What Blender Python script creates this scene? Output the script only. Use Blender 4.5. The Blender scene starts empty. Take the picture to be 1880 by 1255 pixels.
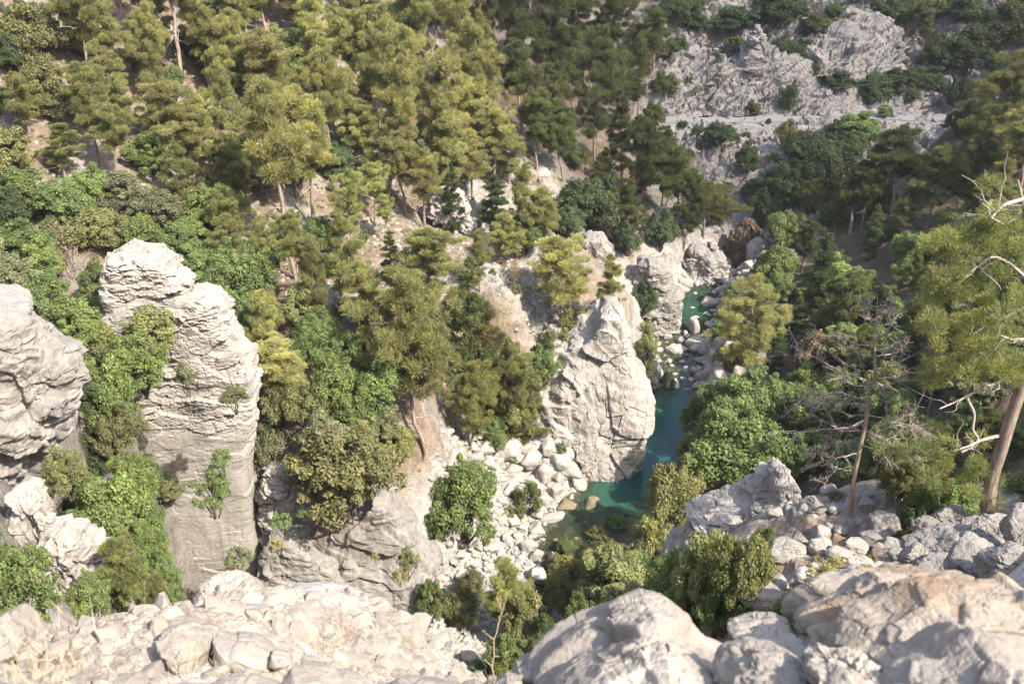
import bpy, bmesh, math, random
import numpy as np
from mathutils import Vector, Matrix
PI = math.pi
random.seed(7)
RNG = np.random.default_rng(11)
scene = bpy.context.scene
COL = scene.collection

# ------------------------------------------------------------------ camera model
CAMZ = 60.0
PITCH = math.radians(28.0)
F = 35.0 / 36.0 * 1880.0
CP, SP = math.cos(PITCH), math.sin(PITCH)

def ray(px, py):
    x = (px - 940.0) / F; y = (627.5 - py) / F
    return np.array([x, CP + y * SP, -SP + y * CP])
def PT(px, py, t):
    d = ray(px, py); return np.array([0, 0, CAMZ]) + d * t
def PZ(px, py, z):
    d = ray(px, py); return PT(px, py, (z - CAMZ) / d[2])
def PY(px, py, Y):
    d = ray(px, py); return PT(px, py, Y / d[1])
def proj(p):
    v = np.asarray(p, float) - np.array([0, 0, CAMZ])
    f = v[1] * CP - v[2] * SP
    u = v[1] * SP + v[2] * CP
    return 940 + F * v[0] / f, 627.5 - F * u / f, f

# ------------------------------------------------------------------ numpy noise
def _h(ix, iy, iz, seed):
    n = (ix.astype(np.int64) * 374761393 + iy.astype(np.int64) * 668265263 + iz.astype(np.int64) * 2147483647 + seed * 974634551) & 0xFFFFFFFF
    n = ((n ^ (n >> 13)) * 1274126177) & 0xFFFFFFFF
    n = ((n ^ (n >> 16)) * 2246822519) & 0xFFFFFFFF
    n = n ^ (n >> 15)
    return (n & 0xFFFFFF).astype(np.float64) / 16777216.0

def vnoise(p, seed=0):
    i = np.floor(p).astype(np.int64); f = p - i
    u = f * f * (3 - 2 * f)
    r = 0
    for a in (0, 1):
        wx = u[:, 0] if a else 1 - u[:, 0]
        for b in (0, 1):
            wy = u[:, 1] if b else 1 - u[:, 1]
            for c in (0, 1):
                wz = u[:, 2] if c else 1 - u[:, 2]
                r = r + wx * wy * wz * _h(i[:, 0] + a, i[:, 1] + b, i[:, 2] + c, seed)
    return r * 2 - 1

def fbm(p, oct=4, seed=0, gain=.5):
    r = 0; a = 1.0; s = 0
    for k in range(oct):
        r = r + a * vnoise(p * (2.03 ** k) + 17.3 * k, seed + k); s += a; a *= gain
    return r / s

def _hi(ix, iy, iz, seed):
    n = (ix * 374761393 + iy * 668265263 + iz * 2147483647 + seed * 974634551) & 0xFFFFFFFF
    n = ((n ^ (n >> 13)) * 1274126177) & 0xFFFFFFFF
    n = ((n ^ (n >> 16)) * 2246822519) & 0xFFFFFFFF
    return n ^ (n >> 15)

def worley(p, seed=0, k=26.0, tilt=1.0):
    """F1, F2 and a softly stepped field of randomly raised and tilted flat blocks (about -.5 .. .5)"""
    i = np.floor(p).astype(np.int64)
    n = len(p); f1 = np.full(n, 9.); f2 = np.full(n, 9.); sw = np.full(n, 1e-30); sv = np.zeros(n)
    fr = p - i
    for a in (-1, 0, 1):
        for b in (-1, 0, 1):
            for c in (-1, 0, 1):
                x, y, z = i[:, 0] + a, i[:, 1] + b, i[:, 2] + c
                h = _hi(x, y, z, seed)
                r0 = fr[:, 0] - a - (h & 1023) / 1024.; r1 = fr[:, 1] - b - ((h >> 10) & 1023) / 1024.; r2 = fr[:, 2] - c - ((h >> 20) & 1023) / 1024.
                d2 = r0 * r0 + r1 * r1 + r2 * r2
                d = np.sqrt(d2)
                f2 = np.minimum(f2, np.maximum(f1, d)); f1 = np.minimum(f1, d)
                g = _hi(x, y, z, seed + 3)
                v = (g & 255) / 256. - .5 + tilt * 2 * (r0 * (((g >> 8) & 255) / 256. - .5) + r1 * (((g >> 16) & 255) / 256. - .5) + r2 * (((g >> 24) & 255) / 256. - .5))
                w = np.exp(-k * d2); sw += w; sv += w * v
    return f1, f2, sv / sw

def sstep(a, b, x):
    t = np.clip((x - a) / (b - a), 0, 1); return t * t * (3 - 2 * t)

def rockdisp(p, seed, cell=(1.2, 1.2, .6), amp=.25, crack=.25, w=.06, big=.5, bigs=5., rot=None, tilt=1.3, wp=.3):
    """metres to push a rock surface outward: lumps, tilted flat blocks, open cracks"""
    q = p if rot is None else p @ rot
    mc = float(np.mean(cell))
    warp = np.stack([fbm(p / (mc * 2.2) + 3, 3, seed + 50), fbm(p / (mc * 2.2) + 9, 3, seed + 51), fbm(p / (mc * 2.2) + 5, 3, seed + 52)], 1)
    q1 = q / np.array(cell) + warp * wp
    d = big * fbm(p / bigs, 4, seed + 20) * 2
    f1, f2, c = worley(q1 * .45 + 5, seed + 13, 110, tilt)
    d += amp * 1.1 * c
    f1, f2, c = worley(q1, seed, 60, tilt)
    vary = sstep(-.35, .35, fbm(p / (mc * 3.5), 2, seed + 31))
    d += amp * (.35 + .65 * vary) * c
    d -= crack * (1 - sstep(0, w, f2 - f1)) * sstep(-.1, .35, fbm(p / (mc * 1.6), 2, seed + 32))
    f1, f2, c = worley(q1 * 2.3 + 11, seed + 7, 48, tilt)
    d += amp * .36 * c * (.3 + vary)
    d -= crack * .45 * (1 - sstep(0, w * 1.4, f2 - f1)) * sstep(.0, .4, fbm(p / mc, 2, seed + 33))
    f1, f2, c = worley(q1 * 5.5 + 3, seed + 9, 30, tilt)
    d += amp * .13 * c
    d += .05 * amp / .25 * fbm(p * 2.2 / mc, 3, seed + 40)
    return d

# ------------------------------------------------------------------ mesh helpers
def mesh_from(name, V, Fc, smooth=False, mats=(), attrs=None, cols=None):
    """V (n,3), Fc (m,k) uniform polygon size, or list of such arrays"""
    if not isinstance(Fc, (list, tuple)): Fc = [Fc]
    me = bpy.data.meshes.new(name)
    V = np.ascontiguousarray(V, dtype=np.float32)
    me.vertices.add(len(V)); me.vertices.foreach_set('co', V.ravel())
    loops = np.concatenate([f.ravel() for f in Fc]).astype(np.int32)
    sizes = np.concatenate([np.full(len(f), f.shape[1], np.int32) for f in Fc])
    starts = np.concatenate([[0], np.cumsum(sizes)[:-1]]).astype(np.int32)
    me.loops.add(len(loops)); me.loops.foreach_set('vertex_index', loops)
    me.polygons.add(len(sizes)); me.polygons.foreach_set('loop_start', starts)
    me.polygons.foreach_set('loop_total', sizes)
    me.update(calc_edges=True)
    me.polygons.foreach_set('use_smooth', np.full(len(sizes), smooth, dtype=bool))
    for k, a in (attrs or {}).items():
        at = me.attributes.new(k, 'FLOAT', 'POINT'); at.data.foreach_set('value', np.ascontiguousarray(a, np.float32))
    for k, a in (cols or {}).items():
        at = me.attributes.new(k, 'FLOAT_COLOR', 'POINT')
        rgba = np.ones((len(V), 4), np.float32); rgba[:, :3] = a
        at.data.foreach_set('color', rgba.ravel())
    for m in mats: me.materials.append(m)
    me.validate(clean_customdata=False)
    return me

def link(name, me, parent=None, loc=None):
    o = bpy.data.objects.new(name, me); COL.objects.link(o)
    if parent is not None: o.parent = parent
    if loc is not None: o.location = loc
    return o

def empty(name, loc=(0, 0, 0), rz=0):
    o = bpy.data.objects.new(name, None); COL.objects.link(o)
    o.location = loc; o.rotation_euler = (0, 0, rz); o.empty_display_size = .3
    return o

def tag(o, label=None, cat=None, group=None, kind=None):
    if label: o['label'] = label
    if cat: o['category'] = cat
    if group: o['group'] = group
    if kind: o['kind'] = kind
    return o

def grid_faces(nu, nv, wrap=False):
    """vertex index = v*nu+u"""
    u = np.arange(nu if wrap else nu - 1); v = np.arange(nv - 1)
    U, Vv = np.meshgrid(u, v); U = U.ravel(); Vv = Vv.ravel(); U2 = (U + 1) % nu
    return np.stack([Vv * nu + U, Vv * nu + U2, (Vv + 1) * nu + U2, (Vv + 1) * nu + U], 1)

def grid_normals(P):
    """P (nv,nu,3)"""
    du = np.gradient(P, axis=1); dv = np.gradient(P, axis=0)
    n = np.cross(du, dv); l = np.linalg.norm(n, axis=2, keepdims=True)
    return n / np.maximum(l, 1e-9)

class Tubes:
    """collects tapered tubes along polylines into one mesh"""
    def __init__(s): s.V = []; s.F = []; s.n = 0
    def add(s, pts, r0, r1, k=6, pw=1.0, radii=None):
        pts = np.asarray(pts, float); m = len(pts)
        t = np.linspace(0, 1, m)
        r = (r0 + (r1 - r0) * t ** pw) if radii is None else np.asarray(radii)
        tg = np.gradient(pts, axis=0); tg /= np.maximum(np.linalg.norm(tg, axis=1, keepdims=True), 1e-9)
        ref = np.array([0, 0, 1.0]) if abs(tg[:, 2]).mean() < .8 else np.array([1.0, 0, 0])
        a = np.cross(tg, ref); a /= np.maximum(np.linalg.norm(a, axis=1, keepdims=True), 1e-9)
        b = np.cross(tg, a)
        th = np.arange(k) / k * 2 * PI
        ring = pts[:, None, :] + r[:, None, None] * (a[:, None, :] * np.cos(th)[None, :, None] + b[:, None, :] * np.sin(th)[None, :, None])
        s.V.append(ring.reshape(-1, 3)); f = grid_faces(k, m, True) + s.n
        s.F.append(f); s.n += m * k
    def mesh(s, name, mat, smooth=True):
        return mesh_from(name, np.concatenate(s.V), np.concatenate(s.F), smooth, [mat])

def wiggle(p0, p1, n, amp, rng, sag=0.0):
    t = np.linspace(0, 1, n)[:, None]
    p = np.asarray(p0)[None] * (1 - t) + np.asarray(p1)[None] * t
    d = np.cumsum(rng.normal(0, 1, (n, 3)), axis=0); d -= d[0]; d -= d[-1] * t
    p = p + d * amp / math.sqrt(n)
    p[:, 2] += sag * 4 * (t * (1 - t))[:, 0]
    return p
# ------------------------------------------------------------------ terrain (one height sheet)
ctrl = []
def c_xyz(*a):
    for p in a: ctrl.append(p)
def c_t(*a):
    for px, py, t in a: ctrl.append(tuple(PT(px, py, t)))
# around the camera and the near ledge
c_xyz((0, 0, 58.3), (-5, 0, 58.3), (5, 0, 58.5), (0, -10, 60), (-15, -8, 63), (15, -8, 62), (-30, 0, 60), (0, -40, 75), (-50, -30, 85), (50, -30, 80), (1.5, 2.2, 57.3), (-2, 2.5, 57.2), (4.5, 2.5, 57.6))
c_t((0, 1290, 5.6), (400, 1290, 5.6), (800, 1290, 6.4), (60, 1215, 8.6), (200, 1205, 10), (430, 1155, 13.3), (570, 1160, 13.3), (690, 1225, 10.4), (840, 1275, 8.2))
c_xyz((0, 6, 53.4), (3, 4.6, 55.6), (2, 8, 49.5), (4, 8, 50), (6, 9, 50.5), (3, 13, 43.5), (-4, 17.5, 39), (-4, 24, 26), (-4, 32, 14), (-4, 42, 5), (-4, 50, 1.6), (-10, 17, 41), (-11, 24, 30), (-10, 34, 14), (-11, 45, 5))
# left side, overhang gully, behind the left rock
c_xyz((-17, 26, 33.5), (-14, 20, 41), (-18, 31, 30.5), (-25, 38, 33), (-32, 36, 41), (-15, 38, 11), (-16, 47, 4), (-17, 51, 4), (-19, 56, 5), (-28.5, 58, 25), (-33, 50, 32), (-40, 20, 50), (-55, 40, 52), (-60, 0, 75), (-40, 45, 38))
c_t((222, 1010, 57), (252, 925, 60), (215, 815, 64), (200, 700, 69), (150, 900, 57))
# left slope
def leftplane(px, py, k=.75, off=0.):
    d = ray(px, py); n = np.array([-.89, .45])
    a = n @ d[:2]; b = -n @ np.array([3.6, 74.0])
    t = (60 - off - k * b) / (k * a - d[2]); return PT(px, py, t)
for px in (0, 150, 300, 450, 600):
    for py in (-40, 100, 240, 370, 480):
        ctrl.append(tuple(leftplane(px, py)))
for px in (740, 850):
    for py in (-30, 110, 260, 400): ctrl.append(tuple(leftplane(px, py, .74)))
c_xyz((-120, 60, 92), (-120, 140, 150), (-60, 150, 90), (-60, 100, 66), (-30, 170, 70), (-90, 20, 85))
c_t((780, 835, 85), (640, 850, 76.5), (560, 800, 78), (620, 640, 82), (700, 560, 88), (540, 915, 76), (850, 660, 97), (930, 560, 98), (930, 730, 99))
# gorge floor
c_xyz((-12, 57.5, 2.5), (-20, 57, 3), (-16, 57, 2.5), (-24, 56.5, 6), (-16.5, 63.5, 14), (-12, 64, 14.5), (-21, 66, 15), (-6, 58, 1.5), (0, 56, 1.2), (4, 60, 1.5))
c_t((900, 1000, 91), (820, 1100, 86), (860, 1180, 80.5), (950, 870, 99), (850, 815, 92), (980, 940, 96))
# gorge, left bank upstream
c_t((1020, 640, 104.5), (1090, 590, 103.5), (1000, 500, 108), (1085, 470, 115), (1130, 540, 121), (1160, 440, 130), (1215, 520, 127), (1250, 430, 139), (1080, 300, 136), (1000, 200, 146), (1000, 30, 166), (1100, 100, 166), (900, 30, 150), (900, 250, 126), (1190, 330, 145), (1160, 200, 160))
# far slope above and below the road
c_t((1250, 120, 172), (1210, 217, 165), (1400, 217, 166), (1620, 209, 166), (1730, 212, 168), (1300, 250, 160), (1310, 330, 152), (1390, 395, 147), (1290, 420, 144), (1600, 50, 181), (1400, 40, 178), (1250, 0, 182), (1850, 50, 174), (1860, 190, 162), (1750, 262, 155), (1700, 310, 145), (1500, 285, 150), (1620, 260, 156))
c_xyz((40, 240, 75), (100, 230, 85), (0, 230, 78), (-30, 230, 95), (160, 180, 90))
# right bank
c_xyz((44, 126, 8.5), (35, 111, 6), (50, 111, 14), (70, 111, 25), (30, 95, 6), (45, 92, 17), (62, 90, 28), (24, 76, 4), (35, 72, 14), (50, 66, 26), (21, 57, 9), (31, 48, 22), (27, 37, 28), (42, 40, 36), (90, 100, 42), (90, 60, 50), (60, 140, 18), (80, 150, 28))
# the knoll with the dead pine and the bushes under it
c_t((1560, 945, 35), (1640, 900, 37), (1450, 930, 37.5), (1300, 1000, 37), (1420, 1080, 30), (1250, 1130, 29), (1880, 1000, 24), (1700, 1065, 22), (1600, 1075, 23))
c_xyz((14.5, 36, 28), (10, 36, 28), (12, 45, 17.5), (5, 35, 25), (18, 26, 38), (18, 33, 31), (5, 48, 10), (2, 51, 5), (9, 52, 8), (11, 62, 3), (1, 40, 14), (0, 28, 24), (3, 20, 35))
c_xyz((12, 8, 54), (20, 15, 52), (30, 22, 50), (40, 30, 48), (60, 40, 56), (100, 20, 80), (9, 13, 49.5))
ctrl = np.array(ctrl)

def _phi(r): return np.sqrt(r * r + 2.0)
_n = len(ctrl)
_r = np.linalg.norm(ctrl[:, None, :2] - ctrl[None, :, :2], axis=2)
_A = np.zeros((_n + 3, _n + 3)); _A[:_n, :_n] = _phi(_r) + np.eye(_n) * .15
_A[:_n, _n] = 1; _A[:_n, _n + 1:] = ctrl[:, :2]; _A[_n, :_n] = 1; _A[_n + 1:, :_n] = ctrl[:, :2].T
_w = np.linalg.solve(_A, np.concatenate([ctrl[:, 2], [0, 0, 0]]))
def rbf(xy):
    out = np.empty(len(xy))
    for s in range(0, len(xy), 20000):
        q = xy[s:s + 20000]
        d2 = (q[:, None, 0] - ctrl[None, :, 0]) ** 2 + (q[:, None, 1] - ctrl[None, :, 1]) ** 2
        out[s:s + 20000] = np.sqrt(d2 + 2.0) @ _w[:_n] + _w[_n] + q @ _w[_n + 1:]
    return out

# river: (px, py, water z, half width, depth)
RIV = [(985, 1090, -.15, .9, .15), (1015, 1045, -.05, 2.0, .2), (1044, 1005, 0, 4.5, .35), (1070, 970, 0, 4.7, .5), (1112, 940, 0, 4.4, .95), (1150, 900, 0, 4.0, 2.4), (1205, 850, 0, 2.6, 3.2),
       (1215, 800, 0, 2.7, 3.2), (1222, 760, 0, 2.6, 2.8), (1232, 728, 0, 2.9, 1.5), (1243, 690, .25, 3.1, .3), (1245, 650, .6, 3.1, .3), (1255, 605, 1.0, 3.4, .35), (1276, 565, 1.35, 3.0, 1.3),
       (1282, 542, 1.4, 2.6, 1.0), (1315, 512, 1.8, 2.2, .25), (1350, 492, 2.4, 1.8, .25), (1368, 468, 3.0, 1.9, .3)]
_k = np.array([[*PZ(a, b, z), hw, dp] for a, b, z, hw, dp in RIV])
_s = np.concatenate([[0], np.cumsum(np.linalg.norm(np.diff(_k[:, :2], axis=0), axis=1))])
_ss = np.linspace(0, _s[-1], 320)
RC = np.stack([np.interp(_ss, _s, _k[:, i]) for i in range(5)], 1)
for _ in range(14): RC[1:-1] = .25 * RC[:-2] + .5 * RC[1:-1] + .25 * RC[2:]
def river_near(xy):
    """distance to the centreline, water z, half width, depth"""
    idx = np.empty(len(xy), int); dd = np.empty(len(xy))
    for s in range(0, len(xy), 20000):
        q = xy[s:s + 20000]
        d2 = (q[:, None, 0] - RC[None, :, 0]) ** 2 + (q[:, None, 1] - RC[None, :, 1]) ** 2
        j = d2.argmin(1); idx[s:s + 20000] = j; dd[s:s + 20000] = np.sqrt(d2[np.arange(len(q)), j])
    return dd, RC[idx, 2], RC[idx, 3], RC[idx, 4]
def ground(xy):
    xy = np.atleast_2d(np.asarray(xy, float)); z = rbf(xy)
    X, Y = xy[:, 0], xy[:, 1]
    # the wall of low cliffs: the ground drops to the gorge floor in front of it
    k = sstep(-27, -23.5, X) * (1 - sstep(-7.5, -5, X)) * sstep(41, 45, Y)
    zc = 2.2 + np.maximum(z - 2.2, 0) * sstep(60.2, 63.2, Y)
    z = z * (1 - k) + np.minimum(z, zc) * k
    m = (xy[:, 0] > -10) & (xy[:, 0] < 50) & (xy[:, 1] > 50) & (xy[:, 1] < 145)
    if m.any():
        d, wz, hw, dp = river_near(xy[m]); zz = z[m]
        e = wz + .08
        bank = e + (np.maximum(zz, e + .1) - e) * sstep(0, 1, (d - hw) / 3.2)
        bed = wz - dp * np.clip(1 - (d / hw) ** 2.4, 0, 1)
        z[m] = np.where(d < hw, np.minimum(bed, e), bank)
    return z
def hit(px, py, tmin=20.0, tmax=320.0):
    d = ray(px, py); t = np.arange(tmin, tmax, .4)
    P = np.array([0, 0, CAMZ]) + t[:, None] * d
    g = ground(P[:, :2]); below = P[:, 2] < g
    if not below.any(): return P[-1]
    i = int(np.argmax(below))
    if i == 0: return P[0]
    a, b = P[i - 1, 2] - g[i - 1], g[i] - P[i, 2]
    return P[i - 1] + (P[i] - P[i - 1]) * a / max(a + b, 1e-6)

def blobs(P, lst, tdef=None):
    """soft patches of ground in the world: (px, py, radius m, strength)"""
    r = np.zeros(len(P))
    for px, py, rad, s in lst:
        c = hit(px, py, 22)
        d2 = ((P - c) ** 2).sum(1); r = np.maximum(r, s * np.exp(-d2 / rad ** 2))
    return r

def build_terrain(mat):
    az = np.concatenate([np.linspace(-180, -44, 24)[:-1], np.linspace(-44, -32, 30)[:-1], np.linspace(-32, 32, 820), np.linspace(32, 44, 30)[1:], np.linspace(44, 180, 24)[1:-1]]) * PI / 180
    rr = np.concatenate([[.3, .8], np.geomspace(1.3, 20, 210), np.linspace(20, 50, 130)[1:], np.linspace(50, 125, 470)[1:], np.linspace(125, 148, 90)[1:], np.linspace(148, 212, 520)[1:], np.linspace(212, 290, 70)[1:], np.geomspace(290, 900, 24)[1:]])
    A, R = np.meshgrid(az, rr)
    X = (np.sin(A) * R).ravel(); Y = (np.cos(A) * R).ravel()
    xy = np.stack([X, Y], 1); z = ground(xy)
    far = np.hypot(X, Y)
    z = np.where(far > 260, z + (far - 260) * .12, z)
    P = np.stack([X, Y, z], 1)
    nu, nv = len(az), len(rr)
    d, wz, hw, dp = river_near(xy)
    inriv = 1 - sstep(0, 4.0, d - hw)
    # zones
    farz = sstep(138, 152, Y) * sstep(12, 28, X)
    knoll = np.exp(-(((X - 10.5) / 6.5) ** 2 + ((Y - 25.5) / 8) ** 2))
    near = 1 - sstep(16, 22, far)
    leftd = -(X - 3.6) * .89 + (Y - 74) * .45
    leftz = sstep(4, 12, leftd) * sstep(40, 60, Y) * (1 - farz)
    rightz = sstep(4, 9, d - hw) * (1 - leftz) * sstep(16, 24, X) * (1 - farz)
    floor_ = (1 - sstep(6, 12, z)) * (1 - farz) * (1 - rightz) * sstep(45, 55, Y)
    outc = blobs(P, [(870, 400, 5, 1), (840, 340, 4, .9), (950, 540, 6, 1), (1000, 470, 4, .7), (1090, 455, 4, 1), (1150, 520, 5, .7), (700, 300, 4, .6), (980, 340, 5, .9), (780, 320, 4, .7), (1290, 430, 7, 1), (1230, 480, 5, 1), (1395, 430, 6, .9)])
    rocky = np.clip(np.maximum.reduce([outc, farz * .95, knoll, inriv * .2]), 0, 1)
    # relief
    n1 = fbm(P / 6.0, 4, 3); n2 = fbm(P / 1.6, 3, 8)
    amp = np.clip(far / 60, .05, 1)
    dz = (n1 * .9 + n2 * .3) * amp * (1 - inriv) * (1 - near * .6)
    rk = rockdisp(P, 77, cell=(1.5, 1.5, 1.1), amp=.5, crack=.35, big=.5, bigs=4)
    dz += rk * (rocky - .6 * np.clip(knoll, 0, 1)).clip(0) * (1 - farz) * (1 - inriv * .8)
    # tilted beds on the far slope: benches running up to the right
    a = math.radians(18)
    s = -math.sin(a) * X + math.cos(a) * z - .17 * (Y - 160) + fbm(P / 9, 3, 61) * .5
    DIP = np.array(Matrix.Rotation(-math.radians(18), 3, 'Y'))
    fm = farz > .02; bed = np.zeros(len(P))
    bed[fm] = rockdisp(P[fm], 93, cell=(3.0, 3.0, .75), amp=1.0, crack=.7, big=.8, bigs=7., rot=DIP, w=.09) + .5 * rockdisp(P[fm], 97, cell=(5, 5, 2.2), amp=1.5, crack=1.0, big=0.0, bigs=7., rot=DIP)
    sj = s / 1.25 + .35 * fbm(P / 4, 2, 66); jf = np.abs(sj - np.floor(sj) - .5) * 2; joint = (1 - sstep(0, .22, jf)) * sstep(-.25, .2, fbm(P / 6, 2, 67)) * farz
    bed -= .75 * joint; sh = _h(np.floor(sj + .5).astype(np.int64), np.floor(X / 7 + .5 * fbm(P / 5, 2, 3)).astype(np.int64), np.zeros(len(X), np.int64), 5); bed += .9 * (sh - .5)
    roadm = np.zeros(len(P))
    for (x0, y0), (x1, y1) in zip(ROADXY[:-1], ROADXY[1:]):
        ab = np.array([x1 - x0, y1 - y0]); tt = np.clip(((X - x0) * ab[0] + (Y - y0) * ab[1]) / (ab @ ab), 0, 1)
        dd = np.hypot(X - x0 - tt * ab[0], Y - y0 - tt * ab[1]); roadm = np.maximum(roadm, 1 - sstep(2.6, 4.6, dd))
    dz += bed * farz * (1 - roadm)
    Nn = grid_normals(P.reshape(nv, nu, 3)).reshape(-1, 3); Nn *= np.sign(Nn[:, 2:3]); Nn[:, 2] = np.maximum(Nn[:, 2], .35); Nn /= np.linalg.norm(Nn, axis=1, keepdims=True)
    lift = (roadm < .01) * 1.0
    P = P + Nn * (dz * lift)[:, None]; P[:, 2] += dz * (1 - lift)
    # road bench
    rz = np.interp(X, [p[0] for p in ROADXY], ROADZ)
    P[:, 2] = P[:, 2] * (1 - roadm) + (rz - .06) * roadm
    # colours of the ground itself
    soil = np.array([0.222, 0.167, 0.122]); rubble = np.array([0.274, 0.244, 0.211]); rock = np.array([0.244, 0.229, 0.207]); humus = np.array([0.096, 0.074, 0.050]); white = np.array([0.340, 0.322, 0.296]); needle = np.array([0.178, 0.115, 0.070]); bedc = np.array([0.163, 0.141, 0.092]); farc = np.array([0.296, 0.274, 0.255])
    def lerp(c, t, col): return c * (1 - t[:, None]) + col * t[:, None]
    nn = fbm(P / 3.0, 4, 21)
    c = np.tile(soil, (len(P), 1))
    c = lerp(c, sstep(-.15, .3, nn), rubble)
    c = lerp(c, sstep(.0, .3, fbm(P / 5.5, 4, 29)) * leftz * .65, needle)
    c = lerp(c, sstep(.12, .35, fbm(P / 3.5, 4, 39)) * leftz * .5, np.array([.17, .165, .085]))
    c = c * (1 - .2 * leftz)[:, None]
    c = lerp(c, rightz * .9, humus)
    gul = sstep(-13, -16, X) * sstep(28, 33, Y) * (1 - sstep(60, 64, Y)) * (1 - sstep(32, 36, z))
    c = lerp(c, gul * .9, np.array([.175, .16, .14]))
    c = lerp(c, floor_ * .85 * (1 - gul), white)
    c = lerp(c, knoll, rubble * 1.05)
    c = lerp(c, knoll * .7 * sstep(.0, .25, fbm(P / 1.6, 4, 19)), needle * 1.15)
    c = lerp(c, np.clip(outc * 1.3, 0, 1) * sstep(-.5, .1, nn), rock * 1.12)
    c = lerp(c, farz, farc * .86 * (1 + .35 * nn[:, None]) * (1 + .35 * fbm(np.c_[s / .5, X / 8, Y / 8], 4, 47)[:, None]))
    c = lerp(c, joint * .55, np.array([.17, .15, .135]))
    c = lerp(c, farz * sstep(.1, .45, fbm(P / 5, 3, 95)) * .6, np.array([.30, .23, .165]))
    c = lerp(c, near * sstep(-.45, .05, fbm(P / 1.2, 4, 13)) * .95, np.array([.44, .41, .37]))
    c = lerp(c, near * sstep(.1, .35, fbm(P / 1.5, 3, 15)) * .4, np.array([.24, .175, .115]))
    under = (d < hw * 1.02)
    c = np.where(under[:, None], bedc * (1 + .5 * nn[:, None]), c)
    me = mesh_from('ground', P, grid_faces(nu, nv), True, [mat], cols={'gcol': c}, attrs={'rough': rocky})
    fl = farz[grid_faces(nu, nv)[:, 0]] > .3; me.polygons.foreach_set('use_smooth', ~fl)
    o = link('ground', me); tag(o, kind='structure')
    # bilinear lookup for things standing on it
    Z = P[:, 2].reshape(nv, nu)
    def zat(x, y):
        a = math.atan2(x, y); r = math.hypot(x, y)
        i = np.interp(a, az, np.arange(nu)); j = np.interp(r, rr, np.arange(nv))
        i0, j0 = min(int(i), nu - 2), min(int(j), nv - 2); fi, fj = i - i0, j - j0
        return float((Z[j0, i0] * (1 - fi) + Z[j0, i0 + 1] * fi) * (1 - fj) + (Z[j0 + 1, i0] * (1 - fi) + Z[j0 + 1, i0 + 1] * fi) * fj)
    return o, zat

_rd = [PT(1130, 222, 163), PT(1210, 219, 164.5), PT(1400, 217, 166), PT(1540, 214, 166), PT(1620, 212, 165.5), PT(1690, 216, 166), PT(1740, 212, 168), PT(1790, 212, 170)]
ROADXY = [(p[0], p[1]) for p in _rd]; ROADZ = [p[2] for p in _rd]
# ------------------------------------------------------------------ materials
def new_mat(name):
    m = bpy.data.materials.new(name); m.use_nodes = True
    nt = m.node_tree; nt.nodes.clear(); return m, nt
class NT:
    def __init__(s, nt): s.nt = nt
    def n(s, typ, **kw):
        nd = s.nt.nodes.new(typ)
        for k, v in kw.items():
            if k.startswith('i_'):
                nd.inputs[k[2:].replace('_', ' ')].default_value = v
            else: setattr(nd, k, v)
        return nd
    def l(s, a, b): s.nt.links.new(a, b)
    def noise(s, co, scale, detail=4, rough=.6):
        nd = s.n('ShaderNodeTexNoise'); nd.inputs['Scale'].default_value = scale
        nd.inputs['Detail'].default_value = detail; nd.inputs['Roughness'].default_value = rough
        s.l(co, nd.inputs['Vector']); return nd.outputs['Fac']
    def ramp(s, fac, stops):
        nd = s.n('ShaderNodeValToRGB'); el = nd.color_ramp.elements
        while len(el) < len(stops): el.new(.5)
        for e, (p, c) in zip(el, stops): e.position = p; e.color = c if len(c) == 4 else (*c, 1)
        s.l(fac, nd.inputs['Fac']); return nd.outputs['Color']
    def mix(s, fac, a, b, mode='MIX'):
        nd = s.n('ShaderNodeMix', data_type='RGBA', blend_type=mode)
        for sock, v in ((nd.inputs[0], fac), (nd.inputs[6], a), (nd.inputs[7], b)):
            if hasattr(v, 'links'): s.l(v, sock)
            elif isinstance(v, (int, float)): sock.default_value = v
            else: sock.default_value = (*v, 1) if len(v) == 3 else v
        return nd.outputs[2]
    def math(s, op, a, b=0.0):
        nd = s.n('ShaderNodeMath', operation=op)
        for sock, v in ((nd.inputs[0], a), (nd.inputs[1], b)):
            if hasattr(v, 'links'): s.l(v, sock)
            else: sock.default_value = v
        return nd.outputs[0]

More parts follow.
